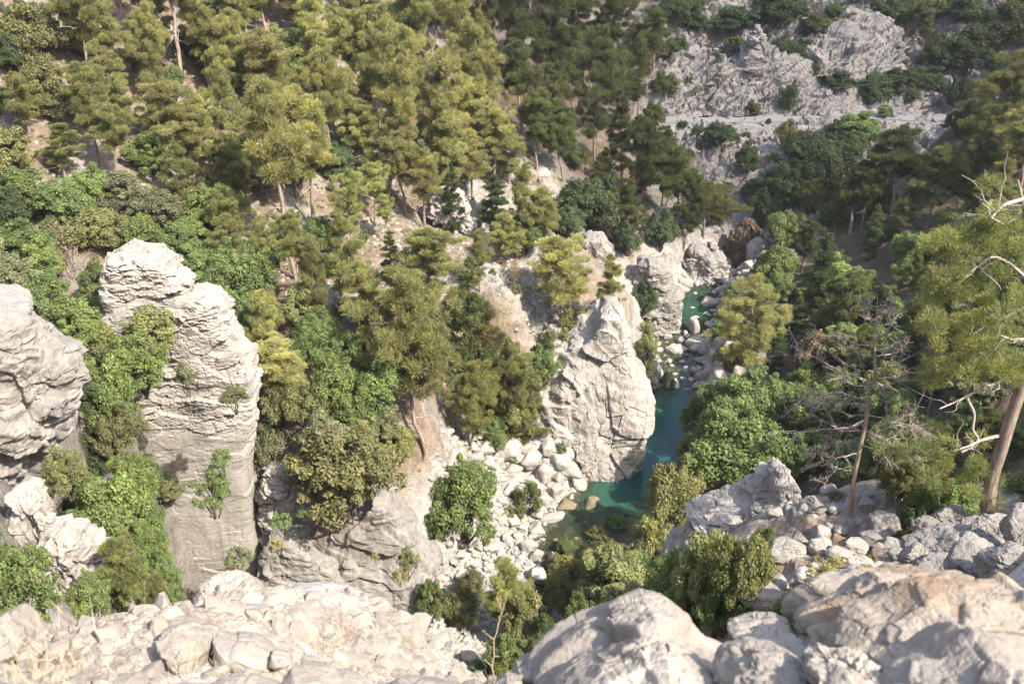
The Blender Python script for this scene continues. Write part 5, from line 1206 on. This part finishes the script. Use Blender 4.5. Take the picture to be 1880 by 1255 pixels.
# green gully between left cliff and fin, and plants rooted on the rocks
for a in [(280, 545, 655, 112, 'ol', 67.5), (268, 600, 715, 120, 'br', 67), (212, 648, 820, 125, 'br', 64), (222, 735, 840, 112, 'ol', 62.5), (252, 815, 935, 110, 'br', 60), (222, 868, 1020, 165, 'br', 57), (200, 590, 700, 90, 'ol', 69), (278, 900, 1010, 90, 'md', 58), (175, 860, 960, 80, 'md', 58), (150, 700, 830, 80, 'dk', 63), (165, 760, 900, 90, 'dk', 63), (300, 1000, 1110, 80, 'md', 55), (285, 950, 1060, 80, 'br', 56), (325, 1060, 1130, 50, 'md', 55), (270, 1050, 1150, 80, 'ol', 50)]:
    put('oak', *a[:5], t=a[5], group='leafy bushes filling the gully beside the rock fin')
for a in [('pine', 255, 985, 1140, 120, 'ol', 44), ('oak', 175, 1040, 1140, 90, 'br', 42), ('oak', 215, 1020, 1110, 70, 'md', 45), ('oak', 130, 815, 905, 95, 'ol', 46), ('pine', 300, 1050, 1140, 60, 'ol', 45)]:
    put(*a[:6], t=a[6], group='leafy bushes filling the gully beside the rock fin')
put('oak', 55, 975, 1190, 165, 'br', t=32, group=G7, label='large bright green bush cut by the left edge, under the broken rock shoulder', var=3)
for a in [(408, 815, 862, 54, 'br', 59.4), (395, 862, 930, 100, 'br', 58.6), (440, 1000, 1040, 60, 'gg', 58.2), (425, 1020, 1045, 40, 'straw', 58.2), (345, 660, 712, 50, 'gg', 60.5), (432, 700, 745, 60, 'ol', 60.5), (520, 934, 976, 44, 'md', 60), (510, 985, 1005, 34, 'straw', 58.6), (565, 1065, 1085, 28, 'straw', 58.5), (605, 1075, 1100, 26, 'straw', 58.5), (640, 1112, 1135, 40, 'straw', 59), (750, 1000, 1050, 46, 'ol', 60), (688, 1010, 1026, 20, 'straw', 60), (735, 1040, 1065, 36, 'straw', 59.5), (555, 930, 950, 24, 'md', 61)]:
    put('shrub', *a[:5], t=a[5] * 1.06, group='tufts rooted in the grey cliff faces')
for a in [(1000, 640, 695, 60, 'md', 88), (1065, 790, 830, 30, 'ol', 100), (1118, 715, 735, 22, 'straw', 98), (1147, 725, 745, 20, 'straw', 98), (1122, 780, 800, 16, 'gg', 98), (1175, 755, 785, 30, 'straw', 99), (1185, 610, 665, 50, 'ol', 101), (1062, 710, 740, 22, 'straw', 97), (1175, 640, 700, 50, 'md', 102)]:
    put('shrub', *a[:5], t=a[5] * 1.03, group='tufts rooted on the pool cliff')
for a in [('oak', 850, 835, 985, 145, 'br'), ('oak', 800, 930, 1000, 34, 'br'), ('shrub', 967, 878, 945, 36, 'br'), ('shrub', 935, 925, 950, 22, 'br'), ('shrub', 893, 980, 1000, 16, 'br'), ('shrub', 903, 960, 985, 14, 'br'), ('pine', 925, 1020, 1170, 150, 'yg'), ('oak', 790, 1050, 1150, 56, 'br'), ('oak', 845, 1080, 1145, 84, 'ol'), ('oak', 865, 1040, 1100, 60, 'ol'), ('shrub', 1225, 680, 718, 30, 'md'), ('oak', 965, 1085, 1185, 95, 'ol'), ('oak', 925, 1150, 1260, 90, 'br'), ('oak', 1005, 1120, 1200, 60, 'md'), ('oak', 880, 1205, 1260, 50, 'br'), ('shrub', 940, 830, 850, 26, 'md'), ('shrub', 1030, 810, 835, 24, 'md'), ('oak', 990, 1160, 1230, 60, 'br')]:
    put(*a, group=G6)
for a in [(1118, 985, 1140, 165, 'ol'), (1195, 935, 1060, 100, 'ol'), (1235, 830, 995, 105, 'yg'), (1285, 970, 1130, 130, 'ol'), (1240, 1010, 1130, 110, 'md'), (1355, 960, 1120, 115, 'ol'), (1050, 1020, 1130, 100, 'ol'), (1160, 1000, 1110, 90, 'md'), (1150, 1060, 1160, 110, 'ol'), (1310, 1050, 1150, 100, 'md'), (1075, 1080, 1180, 90, 'md')]:
    put('oak', *a, group=G7)
for a in [('shrub', 1530, 1025, 1100, 110, 'straw'), ('shrub', 1590, 1030, 1070, 70, 'straw'), ('shrub', 1480, 1070, 1140, 120, 'ol'), ('shrub', 1440, 1100, 1160, 110, 'md'), ('shrub', 1535, 1080, 1130, 90, 'ol'), ('shrub', 1400, 960, 1020, 50, 'br'), ('shrub', 1470, 985, 1010, 28, 'gg'), ('shrub', 1508, 978, 995, 18, 'md'), ('shrub', 1662, 960, 985, 28, 'ol'), ('shrub', 1660, 1005, 1030, 36, 'br'), ('shrub', 1330, 1125, 1150, 50, 'br'), ('shrub', 1535, 890, 915, 30, 'gg'), ('shrub', 1600, 1010, 1030, 26, 'straw'), ('shrub', 1370, 1100, 1150, 60, 'md'), ('shrub', 1500, 1010, 1030, 26, 'straw')]:
    put(*a, group='low shrubs on the dead pine\'s knoll', tmin=18)
# right bank
put('pine', 1380, 520, 700, 150, 'yg', var=1, group=G4, label='lone yellow-green pine leaning over the white boulders upstream of the pool')
for a in [(1275, 720, 800, 64, 'md'), (1264, 785, 865, 60, 'ol'), (1305, 690, 765, 76, 'md'), (1282, 835, 900, 70, 'br')]: put('oak', *a, group=G4)
put('oak', 1345, 735, 900, 210, 'br', var=3, group=G4, label='bright green broad tree just right of the turquoise pool')
for a in [('oak', 1365, 680, 775, 140, 'md'), ('oak', 1290, 770, 850, 60, 'gg'), ('juniper', 1497, 425, 575, 90, 'dk'), ('juniper', 1462, 545, 640, 60, 'dk'), ('oak', 1420, 440, 530, 80, 'br'), ('oak', 1400, 520, 580, 60, 'md'), ('oak', 1500, 690, 790, 110, 'br'), ('oak', 1560, 800, 880, 110, 'md'), ('oak', 1440, 800, 880, 90, 'br'), ('oak', 1480, 780, 860, 90, 'md'), ('pine', 1580, 265, 420, 80, 'dp'), ('pine', 1640, 240, 400, 140, 'dp'), ('pine', 1560, 300, 430, 110, 'dp'), ('pine', 1700, 270, 420, 110, 'dp'), ('pine', 1840, 105, 300, 150, 'ol'), ('pine', 1800, 190, 350, 130, 'ol'), ('pine', 1870, 200, 370, 130, 'ol'), ('pine', 1760, 240, 400, 120, 'dp'), ('pine', 1820, 290, 420, 120, 'ol'), ('oak', 1440, 290, 390, 90, 'dk'), ('oak', 1495, 260, 370, 100, 'dk'), ('oak', 1400, 330, 420, 70, 'dk'), ('oak', 1540, 245, 330, 90, 'dk'), ('oak', 1440, 380, 460, 90, 'md'), ('pine', 1290, 330, 440, 100, 'ol'), ('pine', 1320, 340, 430, 110, 'ol'), ('oak', 1640, 830, 930, 90, 'ol'), ('oak', 1690, 880, 960, 90, 'md'), ('oak', 1740, 860, 960, 100, 'br'), ('oak', 1860, 850, 940, 90, 'br'), ('oak', 1620, 760, 860, 100, 'md'), ('oak', 1800, 830, 920, 90, 'md')]:
    put(*a, group=G4)
for a in [('oak', 1540, 600, 680, 90, 'gg'), ('oak', 1490, 600, 690, 70, 'dry'), ('oak', 1420, 690, 770, 90, 'md')]: put(*a, group=G4)
# shaded pines beyond the sun's edge; darker leaf colours also carry the shade
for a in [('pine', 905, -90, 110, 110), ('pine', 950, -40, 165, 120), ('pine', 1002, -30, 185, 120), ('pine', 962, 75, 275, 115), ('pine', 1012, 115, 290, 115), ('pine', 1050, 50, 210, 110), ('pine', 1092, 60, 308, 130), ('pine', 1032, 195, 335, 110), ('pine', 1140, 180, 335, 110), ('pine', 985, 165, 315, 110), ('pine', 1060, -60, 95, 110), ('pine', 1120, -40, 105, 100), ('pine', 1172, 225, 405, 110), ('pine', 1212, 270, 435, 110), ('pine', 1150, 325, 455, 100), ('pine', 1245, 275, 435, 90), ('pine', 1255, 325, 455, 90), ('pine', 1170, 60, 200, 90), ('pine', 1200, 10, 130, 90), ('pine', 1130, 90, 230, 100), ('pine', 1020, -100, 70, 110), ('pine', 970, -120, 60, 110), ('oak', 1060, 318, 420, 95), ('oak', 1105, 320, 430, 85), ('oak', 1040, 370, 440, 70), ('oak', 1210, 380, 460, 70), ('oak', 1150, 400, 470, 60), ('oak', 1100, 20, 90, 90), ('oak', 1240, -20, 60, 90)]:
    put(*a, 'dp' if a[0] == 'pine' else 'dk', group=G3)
# far slope bushes
put('oak', 1624, 188, 218, 34, 'pale', group=G5, label='small round pale-green tree standing right at the road bend')
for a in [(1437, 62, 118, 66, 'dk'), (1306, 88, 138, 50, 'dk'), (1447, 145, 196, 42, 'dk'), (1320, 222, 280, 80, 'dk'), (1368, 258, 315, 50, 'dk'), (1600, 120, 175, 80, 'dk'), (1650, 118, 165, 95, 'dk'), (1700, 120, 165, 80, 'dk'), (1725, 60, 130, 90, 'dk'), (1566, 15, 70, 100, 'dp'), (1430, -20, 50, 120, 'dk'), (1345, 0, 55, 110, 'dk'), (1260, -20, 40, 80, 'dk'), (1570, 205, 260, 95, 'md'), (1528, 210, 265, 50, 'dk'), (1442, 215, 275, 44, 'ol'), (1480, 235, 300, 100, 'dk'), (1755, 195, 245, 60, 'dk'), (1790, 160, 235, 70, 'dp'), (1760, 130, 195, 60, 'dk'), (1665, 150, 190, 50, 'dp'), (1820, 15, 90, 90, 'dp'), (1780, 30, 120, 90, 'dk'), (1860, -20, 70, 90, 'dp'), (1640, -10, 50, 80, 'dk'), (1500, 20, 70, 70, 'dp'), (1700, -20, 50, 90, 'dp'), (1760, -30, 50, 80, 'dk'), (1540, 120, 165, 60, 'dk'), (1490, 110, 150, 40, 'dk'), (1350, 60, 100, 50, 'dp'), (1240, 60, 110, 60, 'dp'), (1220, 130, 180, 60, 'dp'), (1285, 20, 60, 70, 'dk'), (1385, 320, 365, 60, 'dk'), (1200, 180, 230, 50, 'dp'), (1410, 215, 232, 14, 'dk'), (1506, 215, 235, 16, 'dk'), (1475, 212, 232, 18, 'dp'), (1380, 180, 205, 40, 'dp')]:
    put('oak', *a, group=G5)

# fill the wooded ground between the traced plants with more of the same
def inpoly(x, y, poly):
    r = False; j = len(poly) - 1
    for i in range(len(poly)):
        (xi, yi), (xj, yj) = poly[i], poly[j]
        if (yi > y) != (yj > y) and x < (xj - xi) * (y - yi) / (yj - yi) + xi: r = not r
        j = i
    return r
def fill(n, poly, choices, hrange, sep, seed, group, bare=()):
    rr = random.Random(seed); xs = [p[0] for p in poly]; ys = [p[1] for p in poly]; tries = 0; done = 0
    while done < n and tries < 6000:
        tries += 1
        x, y = rr.uniform(min(xs), max(xs)), rr.uniform(min(ys), max(ys))
        if not inpoly(x, y, poly) or any(((x - a) / rx) ** 2 + ((y - b) / ry) ** 2 < 1 for a, b, rx, ry in bare): continue
        p = hit(x, y, 24); 
        if any((p[0] - q[0]) ** 2 + (p[1] - q[1]) ** 2 < sep ** 2 for q in PLACED): continue
        k, c = rr.choice(choices); h = rr.uniform(*hrange) * (1.7 if k in ('pine', 'juniper') else 1)
        base = np.array([p[0], p[1], ZAT(p[0], p[1])])
        plant(k, base, h, h * (rr.uniform(.9, 1.25) if k == 'oak' else rr.uniform(.42, .6)), c, group=group)
        PLACED.append((p[0], p[1], x, y, 50)); done += 1
LB = [(60, 200, 75, 70), (250, 60, 60, 50), (100, 90, 60, 30), (500, 400, 40, 50), (690, 360, 40, 40), (730, 300, 40, 50), (600, 560, 30, 50), (660, 450, 40, 50), (950, 530, 60, 60), (860, 440, 50, 60), (1000, 380, 40, 60), (960, 440, 30, 30), (400, 250, 30, 60), (790, 330, 40, 50), (620, 860, 90, 60), (740, 700, 60, 60)]
LS = [(0, 0), (860, 0), (960, 280), (1040, 430), (960, 640), (900, 780), (720, 800), (500, 760), (480, 560), (250, 500), (0, 540)]
fill(24, [(0, 0), (520, 0), (560, 260), (300, 330), (0, 260)], [('pine', 'yg'), ('pine', 'ol'), ('pine', 'yg'), ('oak', 'ol')], (3.6, 6.0), 2.2, 33, G1, LB[:2])
fill(50, LS, [('pine', 'yg'), ('pine', 'ol'), ('pine', 'yg'), ('oak', 'br'), ('oak', 'md')], (2.6, 5.2), 2.1, 3, 'smaller trees and bushes between the left-slope pines', LB)
fill(70, LS, [('shrub', 'ol'), ('shrub', 'md'), ('shrub', 'gg'), ('shrub', 'ol'), ('shrub', 'br'), ('dry', 'gg')], (1.0, 2.3), 1.3, 13, 'low scrub under the left-slope pines', LB[:3])
fill(20, [(-230, -40), (-5, -40), (-5, 520), (-230, 480)], [('pine', 'yg'), ('oak', 'ol'), ('oak', 'md'), ('pine', 'ol')], (2.6, 4.4), 2.6, 43, 'trees past the left edge')
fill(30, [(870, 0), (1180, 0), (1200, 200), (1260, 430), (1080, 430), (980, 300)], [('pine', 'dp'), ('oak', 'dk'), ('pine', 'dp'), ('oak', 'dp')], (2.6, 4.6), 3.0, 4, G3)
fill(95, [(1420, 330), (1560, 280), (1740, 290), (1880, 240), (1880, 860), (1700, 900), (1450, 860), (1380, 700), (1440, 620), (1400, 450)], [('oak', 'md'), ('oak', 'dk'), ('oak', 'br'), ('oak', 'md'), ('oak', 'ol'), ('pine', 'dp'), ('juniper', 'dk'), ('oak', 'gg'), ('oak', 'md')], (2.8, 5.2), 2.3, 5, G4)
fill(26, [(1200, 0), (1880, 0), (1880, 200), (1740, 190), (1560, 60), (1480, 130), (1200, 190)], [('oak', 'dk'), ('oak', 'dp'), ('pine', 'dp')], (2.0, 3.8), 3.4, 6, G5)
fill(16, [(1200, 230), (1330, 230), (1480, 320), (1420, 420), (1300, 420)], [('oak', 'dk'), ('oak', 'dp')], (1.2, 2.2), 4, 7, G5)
fill(16, [(90, 620), (195, 560), (260, 700), (320, 930), (335, 1150), (130, 1150), (120, 800)], [('oak', 'md'), ('oak', 'br'), ('oak', 'dk'), ('oak', 'ol')], (2.2, 3.4), 1.8, 11, 'leafy bushes filling the gully beside the rock fin')
fill(16, [(1300, 700), (1330, 560), (1400, 470), (1450, 520), (1420, 760), (1290, 800)], [('oak', 'md'), ('oak', 'br'), ('oak', 'ol'), ('oak', 'dk')], (2.0, 3.4), 1.8, 12, G4)
fill(12, [(960, 1010), (1180, 950), (1230, 1020), (1400, 1030), (1420, 1130), (1100, 1150), (980, 1130)], [('oak', 'ol'), ('oak', 'md')], (1.8, 2.6), 2.4, 8, G7)

# ground cover on the sunny slope: low herbs and dry grass, one mass
def ground_cover():
    rng = np.random.default_rng(55)
    P = scatter_px(5200, 56, [(0, 0), (860, 0), (960, 280), (1100, 430), (1000, 640), (900, 800), (640, 930), (490, 860), (480, 560), (250, 480), (0, 540)])
    m = fbm(P / 4.0, 3, 71) + .25 * rng.normal(size=len(P)) > -.02; P = P[m] + [0, 0, .08]
    V, Fc, lf = leaves(rng, P, rng.uniform(.15, .5, len(P)), 26, .11, flat=.45, up=.6)
    o = link('ground_cover', leafmesh('ground_cover', (V, Fc, lf), M['leaf'])); o.color = (.20, .19, .085, 1); tag(o, kind='stuff')
ground_cover()

# ------------------------------------------------------------------ light, sky, added shade caster
SUN = Vector((.53, -.44, .725)).normalized()
ld = bpy.data.lights.new('sun', 'SUN'); ld.energy = 3.6; ld.angle = math.radians(.53); ld.color = (1, .93, .83)
so = bpy.data.objects.new('sun', ld); COL.objects.link(so); so.rotation_euler = SUN.to_track_quat('Z', 'Y').to_euler(); so.location = (60, -40, 120)
w = bpy.data.worlds.new('World'); scene.world = w; w.use_nodes = True; nt = w.node_tree
sky = nt.nodes.new('ShaderNodeTexSky'); sky.sky_type = 'NISHITA'; sky.sun_disc = False; sky.sun_elevation = math.asin(SUN.z); sky.sun_rotation = math.atan2(SUN.x, SUN.y); sky.dust_density = 2.0
bg = nt.nodes['Background']; bg.inputs[1].default_value = .15; nt.links.new(sky.outputs[0], bg.inputs[0])

def shade_cloud():
    """added out of view, outlined so that its shade covers the far slope"""
    alt = 420.0
    # ground points round the rim of the shade
    rim = [(905, -10), (960, 130), (985, 260), (1060, 330), (1095, 400), (1180, 430), (1300, 425), (1330, 440), (1400, 455), (1490, 400), (1600, 420), (1700, 390), (1800, 350), (1890, 330)]
    P = [hit(a, b, 60) for a, b in rim]
    pts = [np.array([p[0], p[1], p[2]]) + np.array(SUN) * ((alt - p[2]) / SUN.z) for p in P]
    pts = [q[:2] for q in pts]
    far = [(pts[-1][0] + 160, pts[-1][1] - 20), (pts[-1][0] + 260, pts[-1][1] + 260), (pts[0][0] - 20, pts[0][1] + 300), (pts[0][0] - 40, pts[0][1] + 120)]
    poly = np.array(list(pts) + far); n = 240
    k = np.linspace(0, len(poly), n, endpoint=False); i = k.astype(int); f = (k - i)[:, None]
    R = poly[i] * (1 - f) + poly[(i + 1) % len(poly)] * f; c = R.mean(0)
    m = 30; th = np.linspace(-PI / 2, PI / 2, m); V = []
    for t in th:
        s = math.cos(t) ** .35 * .999 + .001; z = alt + (46 if t > 0 else 8) * math.sin(t)
        q = c + (R - c) * s; V.append(np.c_[q, np.full(n, z)])
    V = np.concatenate(V); V[:, 2] += (fbm(V / 40, 4, 3) * 22) * (V[:, 2] > alt); V[:, :2] += np.c_[fbm(V / 14, 3, 6), fbm(V / 14, 3, 9)] * 5
    mt, nt = new_mat('shade_cloud_veil'); N = NT(nt)
    df = N.n('ShaderNodeBsdfTranslucent'); df.inputs['Color'].default_value = (.9, .9, .9, 1)
    d2 = N.n('ShaderNodeBsdfDiffuse'); d2.inputs['Color'].default_value = (.9, .9, .9, 1)
    tp = N.n('ShaderNodeBsdfTransparent'); a = N.n('ShaderNodeMixShader'); a.inputs[0].default_value = .5; N.l(d2.outputs[0], a.inputs[1]); N.l(df.outputs[0], a.inputs[2])
    b = N.n('ShaderNodeMixShader'); b.inputs[0].default_value = .32; N.l(tp.outputs[0], b.inputs[1]); N.l(a.outputs[0], b.inputs[2])
    out = N.n('ShaderNodeOutputMaterial'); N.l(b.outputs[0], out.inputs['Surface'])
    o = link('shade_cloud', mesh_from('shade_cloud', V, grid_faces(n, m, True), True, [mt])); tag(o, kind='structure')
shade_cloud()  # unseen, put in for the shade it casts

# ------------------------------------------------------------------ labels that single each thing out
LAND = [('the layered rock fin', (350, 620)), ('the blocky pool cliff', (1090, 740)), ('the turquoise pool', (1190, 850)), ('the bare dead pine', (1590, 780)), ('the waterfall', (1370, 430)), ('the notice board by the road', (1697, 215)),
        ('the big spreading pine', (760, 640)), ('the bulging left cliff', (50, 740)), ('the smooth grey cliff', (690, 1040)), ('the rock pinnacle', (1390, 70)), ('the big leaning pine', (1830, 560)), ('the top left corner', (0, 0)), ('the top edge at centre', (800, 0)), ('the top right corner', (1880, 0)),
        ('the big ochre boulder', (1680, 1130)), ('the small upstream pool', (1280, 550)), ('the twin bare trunks', (555, 380)), ('the lone pine by the boulders', (1385, 600))]
NOUN = dict(pine='pine', juniper='dark conifer', oak='leafy tree', shrub='shrub', dry='twiggy dry shrub', boulder='', ledge='')
ORD = ['', 'second ', 'third ', 'fourth ', 'fifth ', 'sixth ', 'seventh ', 'eighth ', 'ninth ', 'tenth ', 'eleventh ', 'twelfth ', 'thirteenth ', 'fourteenth ', 'fifteenth ', 'sixteenth ', 'seventeenth ', 'eighteenth ', 'nineteenth ', 'twentieth ']
def label_all():
    bins = {}
    for T_ in THINGS:
        x, y, f = proj(T_['at']); T_['xy'] = (x, y)
        best = min(LAND, key=lambda l: (l[1][0] - x) ** 2 + (l[1][1] - y) ** 2)
        dx, dy = x - best[1][0], y - best[1][1]
        side = ('left of' if dx < 0 else 'right of') if abs(dx) > abs(dy) else ('above' if dy < 0 else 'below')
        if 'corner' in best[0] or 'edge' in best[0]: side = 'near'
        T_['d'] = math.hypot(dx, dy)
        k = T_['kind']; s = T_['size'] or 1
        if k in ('pine', 'juniper'): sz = 'tall' if s > 11 else 'small' if s < 6 else 'mid-sized'
        elif k == 'oak': sz = 'tall' if s > 5.5 else 'low' if s < 2.6 else 'rounded'
        elif k in ('shrub', 'dry'): sz = 'small' if s < 1.6 else 'spreading'
        else: sz = ''
        what = ' '.join(q for q in (sz, T_['words'], NOUN[k]) if q)
        bins.setdefault((what, side, best[0]), []).append(T_)
    for (what, side, lm), lst in bins.items():
        lst.sort(key=lambda q: q['d'])
        for i, T_ in enumerate(lst):
            if len(lst) == 1: lb = f'{what} {side} {lm}'
            elif len(lst) == 2: lb = f'{what} {side} {lm}, ' + ('nearer' if i == 0 else 'farther') + ' of two'
            else: lb = f'{what} {side} {lm}, {ORD[i]}nearest' if i < len(ORD) else f'{what} {side} {lm}, farthest out'
            T_['o']['label'] = lb
label_all()

# ------------------------------------------------------------------ camera and output
cd = bpy.data.cameras.new('camera'); cam = bpy.data.objects.new('camera', cd); COL.objects.link(cam)
cam.location = (0, 0, CAMZ); cam.rotation_euler = (PI / 2 - PITCH, 0, 0)
cd.lens = 35; cd.sensor_width = 36; cd.clip_start = .1; cd.clip_end = 5000
cd.dof.use_dof = True; cd.dof.focus_distance = 75; cd.dof.aperture_fstop = 3.6
scene.camera = cam
scene.render.engine = 'CYCLES'; scene.cycles.use_denoising = True
scene.cycles.max_bounces = 6; scene.cycles.diffuse_bounces = 3; scene.cycles.glossy_bounces = 2; scene.cycles.transmission_bounces = 4; scene.cycles.transparent_max_bounces = 8
scene.cycles.caustics_reflective = False; scene.cycles.caustics_refractive = False
scene.render.resolution_x = 1880; scene.render.resolution_y = 1255
scene.view_settings.view_transform = 'Standard'; scene.view_settings.look = 'None'; scene.view_settings.gamma = 1
scene.view_settings.exposure = 1.78

def haze():
    bm = bmesh.new(); bmesh.ops.create_cube(bm, size=1); me = bpy.data.meshes.new('haze'); bm.to_mesh(me); bm.free()
    m, nt = new_mat('valley_haze'); N = NT(nt); v = N.n('ShaderNodeVolumePrincipled'); v.inputs['Density'].default_value = HAZE; v.inputs['Color'].default_value = (.93, .95, .97, 1); v.inputs['Anisotropy'].default_value = .2
    out = N.n('ShaderNodeOutputMaterial'); N.l(v.outputs[0], out.inputs['Volume']); me.materials.append(m)
    o = link('haze', me); co = np.zeros(len(GROUND.data.vertices) * 3, np.float32); GROUND.data.vertices.foreach_get('co', co); co = co.reshape(-1, 3)
    lo, hi = co.min(0), co.max(0); lo[2] -= 1; hi[2] = max(hi[2], CAMZ) + 4; lo[:2] -= 5; hi[:2] += 5
    o.location = ((lo + hi) / 2).tolist(); o.scale = (hi - lo).tolist(); tag(o, kind='stuff')
HAZE = .00015
if HAZE: haze(); scene.cycles.volume_bounces = 0
